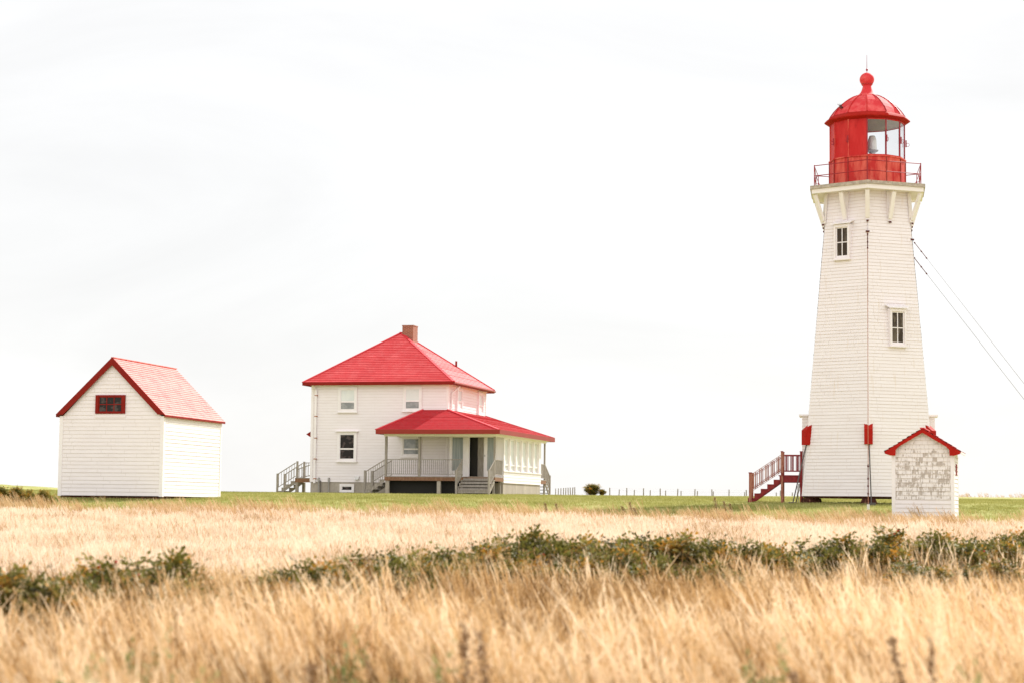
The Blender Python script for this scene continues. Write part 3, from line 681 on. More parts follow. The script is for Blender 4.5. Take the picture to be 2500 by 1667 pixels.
# ------------------------------------------------------------------ lighthouse
TO = Vector((14.3578, 80, .6078)); TYAW = math.atan2(14.36, 80)
TX = Vector((math.cos(TYAW), -math.sin(TYAW), 0)); TY = Vector((math.sin(TYAW), math.cos(TYAW), 0))
def t_world(x, y, z): return TO+TX*x+TY*y+Z3*z
def hv(ang, r, z=0.0): a = R(ang); return Vector((math.sin(a)*r, -math.cos(a)*r, z))
def RT(z): return 3.0-.0962*z
ZT = 12.10
def build_lighthouse():
    r = empty('lighthouse', TO, TYAW)
    tag(r, 'tall tapering six sided white clapboard lighthouse with red lantern room and domed top', 'lighthouse')
    b = MB()
    for k in range(6):
        a0, a1 = 60*k, 60*(k+1)
        p0, p1 = hv(a0, RT(0), 0), hv(a1, RT(0), 0); q0, q1 = hv(a0, RT(ZT), ZT), hv(a1, RT(ZT), ZT)
        O = (p0+p1)/2; U = (p1-p0).normalized(); V = ((q0+q1)/2-O); H = V.length; V.normalize(); N = U.cross(V).normalized()
        if N.dot(hv(a0+30, 1)) < 0: N = -N
        w0, w1 = (p1-p0).length/2-.02, (q1-q0).length/2-.02
        siding(b, O, U, V, N, [(-w0,0),(w0,0),(w1,H),(-w1,H)], .1335, t=.013, edge=.009, jitter=.35, joints=1.6)
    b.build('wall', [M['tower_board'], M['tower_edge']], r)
    for k in range(6):
        c = MB(); p = hv(60*k, RT(0)+.005, 0); q = hv(60*k, RT(ZT)+.005, ZT-.3)
        for s in (-1, 1):
            # a board lying on each adjoining face
            t_ = hv(60*k+s*60, 1)-hv(60*k, 1); t_.normalize(); n_ = hv(60*k+s*30, 1)
            C_ = (q-p).normalized(); c.obox(p+t_*.0, t_, n_, C_, 0, .09 if k != 0 else .055, -.01, .012, 0, (q-p).length)
        c.build('corner_board', M['tower_board'], r)
    f = MB(); n = 6; f.v = [tuple(hv(60*k, 2.93, -.06)) for k in range(6)]+[tuple(hv(60*k, 2.96, .02)) for k in range(6)]
    f.f = [tuple(range(5,-1,-1)), tuple(range(6,12))]+[(k,(k+1)%6,6+(k+1)%6,6+k) for k in range(6)]; f.m = [0]*8
    f.build('floor_frame', M['pier'], r)
    for k in range(6):
        p = MB(); c = hv(60*k, 2.62); p.v = []
        for (zz, w, d) in ((-.55,.36,.3),(-.30,.34,.28),(-.07,.25,.25)):
            a = hv(60*k, 1); t_ = Vector((-a.y, a.x, 0))
            for sx, sy in ((-1,-1),(1,-1),(1,1),(-1,1)): p.v.append(tuple(c+t_*w*sx+a*d*sy+Z3*zz))
        for j in (0,4):
            for i in range(4): p.f.append((j+i, j+(i+1)%4, j+4+(i+1)%4, j+4+i)); p.m.append(0)
        p.f.append((8,9,10,11)); p.m.append(0)
        p.build('foundation_pier', M['pier'], r)
    # gallery
    def hexring(r0, r1, z0, z1, mbx):
        k = len(mbx.v)
        for (rr, zz) in ((r1,z0),(r1,z1),(r0,z1),(r0,z0)):
            for i in range(6): mbx.v.append(tuple(hv(60*i, rr, zz)))
        for a in range(4):
            for i in range(6): mbx.f.append((k+a*6+i, k+a*6+(i+1)%6, k+((a+1)%4)*6+(i+1)%6, k+((a+1)%4)*6+i)); mbx.m.append(0)
    g = MB(); hexring(1.3, 2.615, 12.25, 12.385, g); ga = g.build('gallery_deck', M['old_deck'], r)
    g = MB(); hexring(2.42, 2.545, 12.07, 12.249, g); g.build('gallery_fascia', M['trim_rust'], ga)
    g = MB(); hexring(1.2, 2.42, 12.10, 12.14, g); g.build('gallery_soffit', M['tower_board'], ga)
    for k in range(12):
        ang = 30*k; mid = k % 2 == 1; ro_ = 2.42*(.866 if mid else 1)-.03
        def rw(z): return RT(z)*(.866 if mid else 1)+.02
        a = hv(ang, 1); t_ = Vector((-a.y, a.x, 0))
        s = MB(); p = hv(ang, ro_, 12.03); q = hv(ang, rw(11.0)+.05, 10.98); d = (q-p).normalized()
        s.obox(p, t_, d.cross(t_), d, -.085,.085, -.05,.05, 0,(q-p).length); br = s.build('gallery_bracket', M['trim_rust'], r)
        l = MB(); p = hv(ang, rw(12.0)+.02, 12.09); q = hv(ang, rw(10.9)+.02, 10.88); d = (q-p).normalized()
        l.obox(p, t_, d.cross(t_), d, -.085,.085, -.035,.035, 0,(q-p).length)
        if mid or k == 0: l.build('bracket_ledger', M['tower_board'], br)
        else: l.build('bracket_ledger', M['trim_rust'], br)
        h = MB(); h.obox(hv(ang, rw(10.9)+.06, 10.86), t_, a, Z3, -.045,.045, -.02,.03, -.05,.02); h.build('bolt', M['rust_dark'], br)
    # railing
    rl = MB(); ro_ = 2.42
    for k in range(6):
        p = hv(60*k, ro_, 12.38); q = hv(60*k+60, ro_, 12.38)
        rl.tube(p, p+Z3*.86, .020, n=6)
        rl.tube(p+Z3*.83, q+Z3*.83, .017, n=6); rl.tube(p+Z3*.42, q+Z3*.42, .017, n=6)
        i_ = hv(60*k, ro_-.18, 12.38); rl.tube(i_, i_+Z3*.42, .015, n=6); rl.tube(i_+Z3*.42, p+Z3*.82, .013, n=6)
        for s in (-1, 1):
            e = p.lerp(hv(60*k+60*s, ro_, 12.38), .26); rl.tube(i_+Z3*.44, e+Z3*.42, .013, n=6)
    rl.build('gallery_railing', M['seam'], r)
    # lantern room
    la = empty('lantern_room', (0,0,0)); la.parent = r
    n12 = 12
    lw = MB(); lw.lathe([(1.52,12.38),(1.51,13.50),(1.56,13.52),(1.56,13.57),(1.50,13.58)], 12); lw.build('lantern_base', M['lantern_lower'], la)
    for k in range(12):
        p = hv(30*k, 1.53, 12.39); q = hv(30*k, 1.53, 13.5); s = MB(); s.bar(p, q, .035, .035); s.build('seam', M['fascia_red'], la)
        p = hv(30*k, 1.49, 13.57); q = hv(30*k, 1.49, 15.06); s = MB(); s.bar(p, q, .05, .05); pm = s.build('mullion', M['seam'] if k < 7 else M['lantern_lower'], la)
        if k in (1,2,3,10,11):
            hz = MB(); c = hv(30*k, 1.55, 14.25)
            hz.bar(c-Z3*.14, c+Z3*.14, .05, .05)
            a = hv(30*k, 1); t_ = Vector((-a.y, a.x, 0))
            for i in range(10):
                u0, u1 = 2*math.pi*i/10, 2*math.pi*(i+1)/10
                hz.tube(c+a*(.07+.06*math.cos(u0))+Z3*(.075*math.sin(u0)-.05), c+a*(.07+.06*math.cos(u1))+Z3*(.075*math.sin(u1)-.05), .009, n=5)
            hz.build('handhold', M['seam'], pm)
    for k in range(12):
        p = hv(30*k, 1.485, 13.57); q = hv(30*k+30, 1.485, 13.57); P = [p, q, q+Z3*1.49, p+Z3*1.49]
        s = MB(); s.poly(P)
        if k >= 6:
            a = hv(30*k+15, .03); s.poly([v-a for v in P][::-1]); s.build('lantern_panel', M['lantern_red'], la)
        else:
            s.build('lantern_pane', M['glass'], la)
            fr = MB(); e = (q-p).normalized(); nn = hv(30*k+15, 1)
            fr.obox(p, e, nn, Z3, 0, (q-p).length, -.02, .02, 0, .04); fr.obox(p, e, nn, Z3, 0, (q-p).length, -.02, .02, 1.45, 1.49)
            fr.build('pane_frame', M['lantern_red'], la)
    ln = MB(); ln.lathe([(.01,15.16),(.7,15.13),(1.46,15.05)], 12); ln.build('lantern_ceiling', M['lantern_lining'], la)
    fl = MB(); fl.lathe([(0.01,13.45),(1.49,13.45)], 12); fl.build('lantern_floor', M['lantern_lining'], la)
    # lamp
    c = (.20, .0); lp = MB(); lp.lathe([(.02,14.62),(.11,14.60),(.165,14.45),(.18,14.30),(.185,14.10),(.17,14.02)], 16, c); lm = lp.build('lamp_lens', M['lens_glass'], la, smooth=True)
    bs = MB(); bs.lathe([(.17,14.02),(.25,14.01),(.24,13.97),(.12,13.90),(.12,13.86),(.16,13.85),(.16,13.83),(.01,13.83)], 16, c)
    for sx in (-.12,.12):
        for sy in (-.1,.1): bs.tube((c[0]+sx,c[1]+sy,13.83),(c[0]+sx,c[1]+sy,13.46),.012,n=6)
    bs.tube((c[0]-.12,-.1,13.68),(c[0]+.12,-.1,13.68),.01,n=6); bs.build('lamp_stand', M['lens_metal'], la)
    # dome
    ro = MB(); ro.lathe([(1.47,15.04),(1.50,15.06),(1.71,15.13),(1.725,15.17),(1.64,15.26),(1.50,15.345)], 12); rf = ro.build('lantern_eave', M['red_box'], la)
    prof = [(1.51,15.342),(1.44,15.45),(1.33,15.60),(1.18,15.76),(1.0,15.92),(.80,16.06),(.62,16.16),(.44,16.23)]
    dm = MB()
    random.seed(5)
    dm.lathe(prof, 12); dome = dm.build('dome', M['dome_red'], la)
    for k in range(12):
        sm = MB()
        for i in range(len(prof)-1):
            sm.bar(hv(30*k, prof[i][0]+.012, prof[i][1]+.008), hv(30*k, prof[i+1][0]+.012, prof[i+1][1]+.008), .035, .03)
        sm.build('dome_seam', M['lantern_red'] if k in (0,11,10) else M['seam'], dome)
    vt = MB(); a = hv(-50, 1.27, 15.64); vt.tube(a, a+hv(-50,.10,.04), .035); vt.tube(a+hv(-50,.10,.0)-Z3*.05, a+hv(-50,.10,.08), .05)
    for d_ in (-1,0,1): vt.tube(a+hv(-50,.1,.02), a+hv(-50,.14,.13)+Vector((d_*.09,0,0)), .014, n=5)
    vt.build('roof_vent', M['rust_dark'], dome)
    nk = MB(); nk.lathe([(.47,16.21),(.47,16.235),(.40,16.26),(.30,16.34),(.235,16.44),(.19,16.56),(.17,16.66),(.17,16.70)], 20); nk.build('ventilator_neck', M['dome_red'], la, smooth=True)
    bl = MB(); pr_ = [(.17,16.69),(.205,16.69),(.215,16.72)]
    pr_ += [(.295*math.cos(R(t)), 16.93+.285*math.sin(R(t))) for t in range(-42, 90, 12)]+[(.01,17.215)]
    bl.lathe(pr_, 24); ba = bl.build('ventilator_ball', M['dome_red'], la, smooth=True)
    for k in range(20):
        h = hv(18*k, .222, 16.735); 
        if k == 0: hb = MB()
        hb.obox(h, hv(18*k+90,1), hv(18*k,1), Z3, -.015,.015, -.02,.006, -.012,.012)
    hb.build('vent_hole', M['rust_dark'], ba)
    an = MB(); an.tube((0,0,17.2),(0,0,17.95),.012,.006,n=6); an.lathe([(.01,17.28),(.035,17.30),(.045,17.335),(.035,17.37),(.01,17.39)],10); an.build('lightning_rod', M['seam'], la)
    # windows in the two faces towards the camera
    def face_window(ang, along, zb, h, w, deep):
        n_ = hv(ang, 1); u_ = Vector((-n_.y, n_.x, 0)); apo = .866*RT(zb)
        O = n_*(apo+.0)+u_*(along-w/2)+Z3*zb
        # deep box: foot on the wall, head standing out since the wall leans back
        lean = .0962*.866*h
        bx = MB(); bx.obox(O, u_, n_, Z3, 0,.075, -.10,.115, -.02,h+.02); bx.obox(O, u_, n_, Z3, w-.075,w, -.10,.115, -.02,h+.02)
        bx.obox(O, u_, n_, Z3, .075,w-.075, -.10,.114, h-.10,h+.02); bx.obox(O, u_, n_, Z3, .075,w-.075, -.10,.114, -.02,.05)
        bx.obox(O, u_, n_, Z3, -.03,w+.03, -.08,.15, -.07,-.021)
        wi = bx.build('window', M['tower_board'], r)
        s = MB(); d = .06; a0_, a1_, b0_, b1_ = .075, w-.075, .05, h-.10
        s.obox(O,u_,n_,Z3, a0_,a0_+.045, d-.03,d, b0_,b1_); s.obox(O,u_,n_,Z3, a1_-.045,a1_, d-.03,d, b0_,b1_)
        s.obox(O,u_,n_,Z3, a0_+.045,a1_-.045, d-.03,d-.002, b1_-.045,b1_); s.obox(O,u_,n_,Z3, a0_+.045,a1_-.045, d-.03,d-.002, b0_,b0_+.07)
        mu = (a0_+a1_)/2; mv = (b0_+b1_)/2
        s.obox(O,u_,n_,Z3, mu-.018,mu+.018, d-.03,d-.004, b0_+.07,b1_-.045); s.obox(O,u_,n_,Z3, a0_+.045,a1_-.045, d-.03,d-.006, mv-.018,mv+.018)
        s.build('sash', M['trim'], wi)
        p = MB(); p.obox(O,u_,n_,Z3, a0_+.045,a1_-.045, d-.05,d-.02, b0_+.05,b1_-.04); p.build('pane', M['tower_pane'], wi)
        hd = MB(); k = 0
        A0 = O+u_*(-.10)+Z3*(h+.14)-n_*.10; A1 = O+u_*(w+.10)+Z3*(h+.14)-n_*.10; B0 = O+u_*(-.10)+Z3*(h+.02)+n_*.20; B1 = O+u_*(w+.10)+Z3*(h+.02)+n_*.20
        t = Z3*.035
        hd.v = [tuple(v) for v in (A0,A1,B1,B0,A0+t,A1+t,B1+t,B0+t)]
        hd.f = [(3,2,1,0),(4,5,6,7),(0,1,5,4),(1,2,6,5),(2,3,7,6),(3,0,4,7)]; hd.m = [0]*6
        hd.build('window_hood', M['trim'], wi)
    face_window(-30, -.075, 9.40, 1.36, .70, .1)
    face_window(30, .08, 5.92, 1.42, .72, .1)
    # door porch at the left, boxed window at the right
    v = MB(); siding(v, (-2.62,-.55,0), X3, Z3, -Y3, [(0,0),(.55,0),(.55,3.2),(0,3.2)], .1335, t=.012); v.box(-2.62,-2.0,-.54,.55,0,3.2,0)
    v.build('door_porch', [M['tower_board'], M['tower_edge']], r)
    v = MB(); v.box(-2.74,-2.0,-.66,.66,3.2,3.27); v.build('door_porch_roof', M['tower_board'], r)
    v = MB(); v.box(2.0,2.60,-.45,.45,1.75,3.2); d = v.build('window_box', M['tower_board'], r)
    v = MB(); v.box(2.0,2.72,-.55,.55,3.2,3.27); v.build('window_hood', M['tower_board'], d)
    # red hoods over the stay rods, at each corner
    for k in range(6):
        a = hv(60*k, 1); t_ = Vector((-a.y, a.x, 0)); z0, z1 = 2.02, 2.86
        ri = RT(2.0)-.22; ro2 = RT(2.0)+.12; w = .165
        bx = MB(); vv = []
        for s in (-1, 1):
            vv += [a*ri+t_*w*s+Z3*z0, a*ro2+t_*w*s+Z3*z0, a*ro2+t_*w*s+Z3*(z1-.26), a*(ri+.02)+t_*w*s+Z3*z1]
        bx.v = [tuple(x) for x in vv]; bx.f = [(0,1,2,3),(7,6,5,4),(0,4,5,1),(1,5,6,2),(2,6,7,3),(3,7,4,0)]; bx.m = [0]*6
        bo = bx.build('rod_hood', M['red_box'], r)
        rd = MB(); p = hv(60*k, RT(2.0)+.0, 2.06)+t_*(.02); q = hv(60*k, RT(0)+.42, -.32)+t_*(.10 if k == 0 else 0)
        rd.tube(p, q, .024, n=8); rr = rd.build('stay_rod', M['dark_metal'], r)
        an_ = MB(); an_.box(q.x-.16,q.x+.16,q.y-.12,q.y+.12,-.42,-.24); an_.build('rod_footing', M['dark_metal'], rr)
    # red timber stairs to the door
    st = staircase(r, (-3.50,.55,.84), -X3, (0,-1.1,0), 5, .257, .185, M['stair_red'], tread_t=.035)
    pf = MB(); pf.box(-3.56,-2.66,-.60,.60,.80,.84); pl = pf.build('stair_platform', M['stair_red'], r)
    pf = MB(); pf.box(-3.52,-2.62,-.585,-.54,.55,.799); pf.box(-3.52,-2.66,.54,.585,.55,.799); pf.box(-3.521,-3.48,-.539,.539,.55,.799); pf.build('platform_beam', M['stair_red'], pl)
    for x in (-3.42,-2.66):
        for y in (-.59,.59):
            p = MB(); p.box(x-.045,x+.045,y-.045,y+.045,-.45,1.76); po = p.build('newel_post', M['stair_worn'] if x < -3 else M['stair_red'], pl)
            p = MB(); p.box(x-.055,x+.055,y-.055,y+.055,1.76,1.80); p.build('post_cap', M['stair_red'], pl)
    for y in (-.59,.59):
        p = MB(); p.box(-4.74,-4.63,y-.05,y+.05,-.45,.90); p.build('newel_post', M['stair_worn'], st)
        p = MB(); p.box(-4.755,-4.615,y-.06,y+.06,.90,.94); p.build('post_cap', M['stair_red'], st)
        baluster_rail(pl, (-3.37,y,.84),(-2.71,y,.84), .17,.80,.215, M['stair_red'], tw=.035, bw=.032, pair=.035)
        baluster_rail(st, (-3.47,y,.84),(-4.63,y,.06), .17,.80,.215, M['stair_worn'], tw=.02, bw=.034, pair=.035)
        q = MB(); q.bar((-3.47,y,.84+.73),(-4.63,y,.06+.73),.03,.02); q.bar((-3.47,y,.84+.25),(-4.63,y,.06+.25),.03,.02); q.build('hand_rail', M['stair_red'], st)
    mt = MB(); mt.box(-2.78,-2.72,-.66,-.60,.20,.50); mt.tube((-2.82,-.63,.5),(-2.75,-.63,-.3),.012); mt.build('utility_conduit', M['metal'], r)
    return r
build_lighthouse()

# guy wires
def guy(label, p_loc, q_loc, m, wr=.007):
    p = t_world(*p_loc); q = t_world(*q_loc)
    q.z = gz(q.x, q.y)+.15
    r = empty('guy_wire', q); tag(r, label, 'guy wire', 'guy wires staying the lighthouse')
    d = (p-q); L = d.length; u = d.normalized()
    w = MB(); w.tube(u*.0, d, wr, n=6); w.build('cable', m, r)
    t = MB(); t.tube(d-u*.15, d-u*1.05, .016, n=6)
    for k in (.15,.62,.98): t.tube(d-u*k, d-u*(k+.05), .032, n=6)
    t.tube(u*.5, u*2.0, .017, n=6)
    for k in (.6,.95,1.3,1.9): t.tube(u*k, u*(k+.05), .033, n=6)
    t.build('turnbuckle', M['rust_dark'], r)
    e = MB(); e.tube(u*.05+Vector((0,0,-.35)), u*.05+Vector((0,0,.06)), .05, n=8); e.build('anchor', M['pipe_white'], r)
    h = MB(); h.box(-.07,.07,-.05,.05,-.03,.03); o = h.build('wall_bracket', M['rust_dark'], r); o.location = d
guy('rusty guy wire running down the front corner of the lighthouse to a pale anchor', (0,-2.02,10.42), (-.02,-11.7,-.6), M['rust'], .010)
guy('upper of the two dark guy wires slanting off the right side of the lighthouse', (math.sin(R(60))*2.02,-math.cos(R(60))*2.02,10.20), (math.sin(R(60))*10.45,-math.cos(R(60))*10.45,-.4), M['dark_metal'])
guy('lower of the two dark guy wires slanting off the right side of the lighthouse', (math.sin(R(120))*2.05,-math.cos(R(120))*2.05,9.85), (math.sin(R(120))*11.2,-math.cos(R(120))*11.2,-.2), M['dark_metal'])

# ------------------------------------------------------------------ small shingled shed
def build_shed():
    r = empty('shed', (12.4014, 60, -.1401), R(16))
    tag(r, 'small shingled shed with flaking white paint and red gable trim in front of the lighthouse', 'shed')
    random.seed(11)
    w2, D_, e, za = .905, 1.95, 1.86, 2.50
    b = MB(); wear = {}
    def gable(O, U, N):
        siding(b, O, U, Z3, N, [(-w2+.09,-.35),(w2-.09,-.35),(w2-.09,.53),(-w2+.09,.53)], .125, t=.016, edge=.01, v_start=-.35)
        poly = [(-w2+.09,.53),(w2-.09,.53),(w2-.09,2.06),(0,2.60),(-w2+.09,2.06)]
        v = .53
        while v < 2.59:
            x = -w2+.09-random.random()*.1
            while x < w2:
                x2 = x+random.choice((.085,.11,.13,.16,.19)); 
                ps = clip_band(poly, v, min(v+.127, 2.60)); 
                ps = [(q[1], q[0]) for q in ps]; ps = clip_band(ps, x+.003, x2-.003) if len(ps) > 2 else []
                if len(ps) > 2:
                    ps = [(q[1], q[0]) for q in ps]
                    jt = random.uniform(.8,1.15); k0 = len(b.v)
                    siding(b, O, U, Z3, N, ps, .1271, t=.02*jt, edge=.010, v_start=v, mi=2, mie=3)
                    wv = random.gauss(0,.085)
                    for k_ in range(k0, len(b.v)): wear[k_] = wv
                x = x2
            v += .127
        k = len(b.v); b.poly([Vector(O)+Vector(U)*p[0]+Z3*p[1]-Vector(N)*.002 for p in [(-w2,-.35),(w2,-.35),(w2,2.03),(0,2.60),(-w2,2.03)]], 3)
    gable((0,0,0), X3, -Y3)
    gable((0,D_,0), -X3, Y3)
    for s in (-1, 1):
        siding(b, (s*w2,0,0), Y3, Z3, X3*s, [(.08,-.35),(D_-.08,-.35),(D_-.08,2.03),(.08,2.03)], .127, t=.018, edge=.01, mi=2, mie=3)
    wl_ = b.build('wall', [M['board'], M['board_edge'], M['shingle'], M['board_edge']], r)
    me = wl_.data; at = me.attributes.new('wear', 'FLOAT', 'POINT')
    at.data.foreach_set('value', [(-.5 if abs(v.co.x) > w2-.003 else wear.get(v.index,0)+.16+.10*math.exp(-((v.co.z-1.15)/.45)**2)-.20*max(0,(v.co.z-1.85)/.5)) for v in me.vertices])
    for x in (-1, 1):
        for y in (0, D_):
            sy = -1 if y == 0 else 1
            c = MB(); c.box(min(x*(w2+.022),x*(w2-.09)), max(x*(w2+.022),x*(w2-.09)), min(y,y+sy*.024), max(y,y+sy*.024), -.35, e-.0)
            c.box(min(x*w2,x*(w2+.0222)), max(x*w2,x*(w2+.0222)), min(y,y-sy*.09), max(y,y-sy*.09), -.35, e); c.build('corner_board', M['trim'], r)
    zt, tx, tz = 2.66, 1.13, 1.96
    yf, yb = -.16, D_+.14
    rb = MB()
    roof_plane(rb, [(tx,yf,tz),(tx,yb,tz),(0,yb,zt),(0,yf,zt)], .16, t=.03, edge=.03)
    roof_plane(rb, [(-tx,yb,tz),(-tx,yf,tz),(0,yf,zt),(0,yb,zt)], .16, t=.03, edge=.03)
    roof = rb.build('roof', [M['porch_roof'], M['porch_roof_edge']], r)
    ub = MB()
    for s in (-1, 1):
        P = [Vector((s*tx,yf,tz)),Vector((s*tx,yb,tz)),Vector((0,yb,zt)),Vector((0,yf,zt))]; d = Vector((0,0,-.045))
        ub.poly([p+d for p in P]); ub.poly([P[0],P[1],P[1]+d,P[0]+d]); ub.poly([P[1],P[2],P[2]+d,P[1]+d]); ub.poly([P[0],P[3],P[3]+d,P[0]+d])
    ub.build('roof_underside', M['trim_rust'], roof)
    for s in (-1, 1):
        g = MB(); y = yf-.004-(0 if s < 0 else .003)
        pts = [(s*tx*.99, tz-.005), (0, zt+.0), (0, zt-.125), (s*(tx*.80), tz-.005+.0), (s*(w2-.10), tz-.10+.10), (s*(w2-.10), tz-.13), (s*(w2+.06), tz-.13), (s*(tx*.97), tz-.055)]
        pts = [(s*tx*1.0, tz+.0), (0, zt), (0, zt-.125), (s*.70, tz+.155), (s*.79, tz+.06), (s*.80, tz-.11), (s*.93, tz-.11), (s*1.10, tz-.06)]
        F = [(x, y, z) for x, z in pts]; Bk = [(x, y+.03, z) for x, z in pts]
        k = len(g.v); g.v += F+Bk; n = len(pts)
        g.f.append(tuple(range(n)) if s < 0 else tuple(range(n))[::-1]); g.m.append(0)
        for i in range(n): j = (i+1)%n; g.f.append((i, j, n+j, n+i)); g.m.append(0)
        g.build('barge_board', M['red_box'], r)
        e_ = MB(); e_.bar((s*(tx-.0),yf,tz-.025),(s*(tx-.0),yb,tz-.025),.02,.06); e_.build('eave_board', M['trim_rust'], roof)
    rc = MB(); rc.bar((0,yf-.02,zt+.015),(0,yb,zt+.015),.14,.03); rc.build('ridge_cap', M['hip_cap'], roof)
    w = MB(); w.box(w2+.005,w2+.035,.75,1.25,1.28,1.62); w.build('shutter', M['stair_red'], r)
build_shed()

# ------------------------------------------------------------------ fence beyond the crest
def fence():
    base = MB(); base.tube((0,0,-1.2),(.02,0,1.0),.095,.085,n=8); proto = None
    posts = []
    for i, x in enumerate((222,247,272,296,318,342,363,383,405)):
        posts.append((1300+x/3.92, 1150+(162-1.6*i)/3.92, 400-8*i, 'near'))
    for i, x in enumerate((740,902,1062,1223,1388,1553,1718,1880,2047)): posts.append((1300+x/3.92, 1150+(154+2.7*i)/3.92, 325, 'tall'))
    for u, v in ((1905,1196),(1946.5,1199.5)): posts.append((u, v, 325, 'tall'))
    for i, (x, v) in enumerate(((828,171),(973,175),(1126,178),(1273,181),(1421,184),(1577,187),(1730,190),(2030,196))): posts.append((1300+x/3.92, 1150+v/3.92, 372, 'short'))
    for u, v in ((1856,1201.5),(1895,1201),(1934,1201)): posts.append((u, v, 372, 'short'))
    posts.sort(); n = 0
    tops = {'near':[], 'tall':[], 'short':[]}
    for u, v, D, kind in posts:
        p = atD(u, v, D); g = gz(p.x, p.y); h = max(.5, p.z-g)
        if proto is None: proto = base.build('fence_post', M['fence_wood']); o = proto
        else: o = proto.copy(); scn.collection.objects.link(o)
        o.location = (p.x, p.y, g); o.scale = (1,1,h); o.rotation_euler = (0, R(random.uniform(-2.5,2.5)), 0)
        desc = {'near':'closely spaced grey fence post right of the house', 'tall':'taller grey fence post on the grassy skyline', 'short':'shorter grey fence post on the grassy skyline'}[kind]
        tag(o, f'{desc}, {ORD[n]} post from the left', 'fence post', 'fence posts along the skyline')
        tops[kind].append(p-Z3*.12); n += 1
    for kind, lab in (('tall','thin wire strung along the taller skyline fence posts'),('short','thin wire strung along the shorter skyline fence posts'),('near','thin wires strung along the close fence posts beside the house')):
        w = MB(); T = tops[kind]
        for a, b_ in zip(T, T[1:]):
            for d in (0, .35): w.tube(a-Z3*d, b_-Z3*d, .0035, n=4, cap=False)
        tag(w.build('fence_wire', M['dark_metal']), lab, 'wire')
random.seed(3)
fence()

# ------------------------------------------------------------------ grasses (too many to count: one object per kind of cover)
def np_mesh(name, V, F, tone, mats):
    """V (n,3), F (m,4) quads, tone per vertex"""
    me = bpy.data.meshes.new(name); n, m = len(V), len(F)
    me.vertices.add(n); me.vertices.foreach_set('co', V.astype(np.float32).ravel())
    me.loops.add(m*4); me.loops.foreach_set('vertex_index', F.astype(np.int32).ravel())
    me.polygons.add(m); me.polygons.foreach_set('loop_start', np.arange(0, m*4, 4, dtype=np.int32))
    me.polygons.foreach_set('loop_total', np.full(m, 4, dtype=np.int32))
    me.update(calc_edges=True)
    a = me.attributes.new('tone', 'FLOAT', 'POINT'); a.data.foreach_set('value', tone.astype(np.float32))
    for mm in mats: me.materials.append(mm)
    return me

def clump(name, m, rng, n, rad, h0, h1, w, lean, seed_head=0.0, tone_lo=0.0, tone_hi=1.0, curl=.5, head_w=3.0):
    """n bent blades of 3 segments; a share of them carry a feathery seed head"""
    Vs, Fs, Ts = [], [], []
    for i in range(n):
        a = rng.uniform(0, 2*math.pi); rr = rad*math.sqrt(rng.uniform(0,1)); base = np.array([rr*math.cos(a), rr*math.sin(a), -.02])
        h = rng.uniform(h0, h1); az = rng.uniform(0, 2*math.pi); sp = rng.uniform(0, curl)*h*.6
        tip = np.array([math.cos(az)*sp-lean*h*rng.uniform(.5,1.4), math.sin(az)*sp*.8, h])
        fa = rng.uniform(-.9, .9); side = np.array([math.cos(fa), math.sin(fa), 0])*w*rng.uniform(.6,1.3)
        t0 = rng.uniform(tone_lo, tone_hi); head = rng.uniform(0,1) < seed_head
        ts = [0, .38, .72, 1.0]; k = len(Vs)
        for j, t in enumerate(ts):
            p = base+np.array([tip[0]*t**1.7, tip[1]*t**1.7, tip[2]*(t if t < .9 else 1-.04)])
            wd = (1-t*.85) if not head else (.55, .5, head_w*.45, .25)[j]
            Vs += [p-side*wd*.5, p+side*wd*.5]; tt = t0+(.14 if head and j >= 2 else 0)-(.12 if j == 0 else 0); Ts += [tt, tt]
        for j in range(3): Fs.append((k+2*j, k+2*j+1, k+2*j+3, k+2*j+2))
        if head:      # two side tufts so the head has body
            for q in range(3):
                t = .70+.1*q; p = base+np.array([tip[0]*t**1.7, tip[1]*t**1.7, tip[2]*t]); s = rng.uniform(-1,1,3)*w*head_w*.9; s[2] = abs(s[2])+w*3.5
                k = len(Vs); o = side*.5
                Vs += [p-o, p+o, p+s+o*.4, p+s-o*.4]; Ts += [t0+.12]*4; Fs.append((k, k+1, k+2, k+3))
    me = np_mesh(name, np.array(Vs), np.array(Fs), np.clip(np.array(Ts), 0, 1), [m])
    return bpy.data.objects.new(name, me)      # kept out of the scene: only a source for the scatter

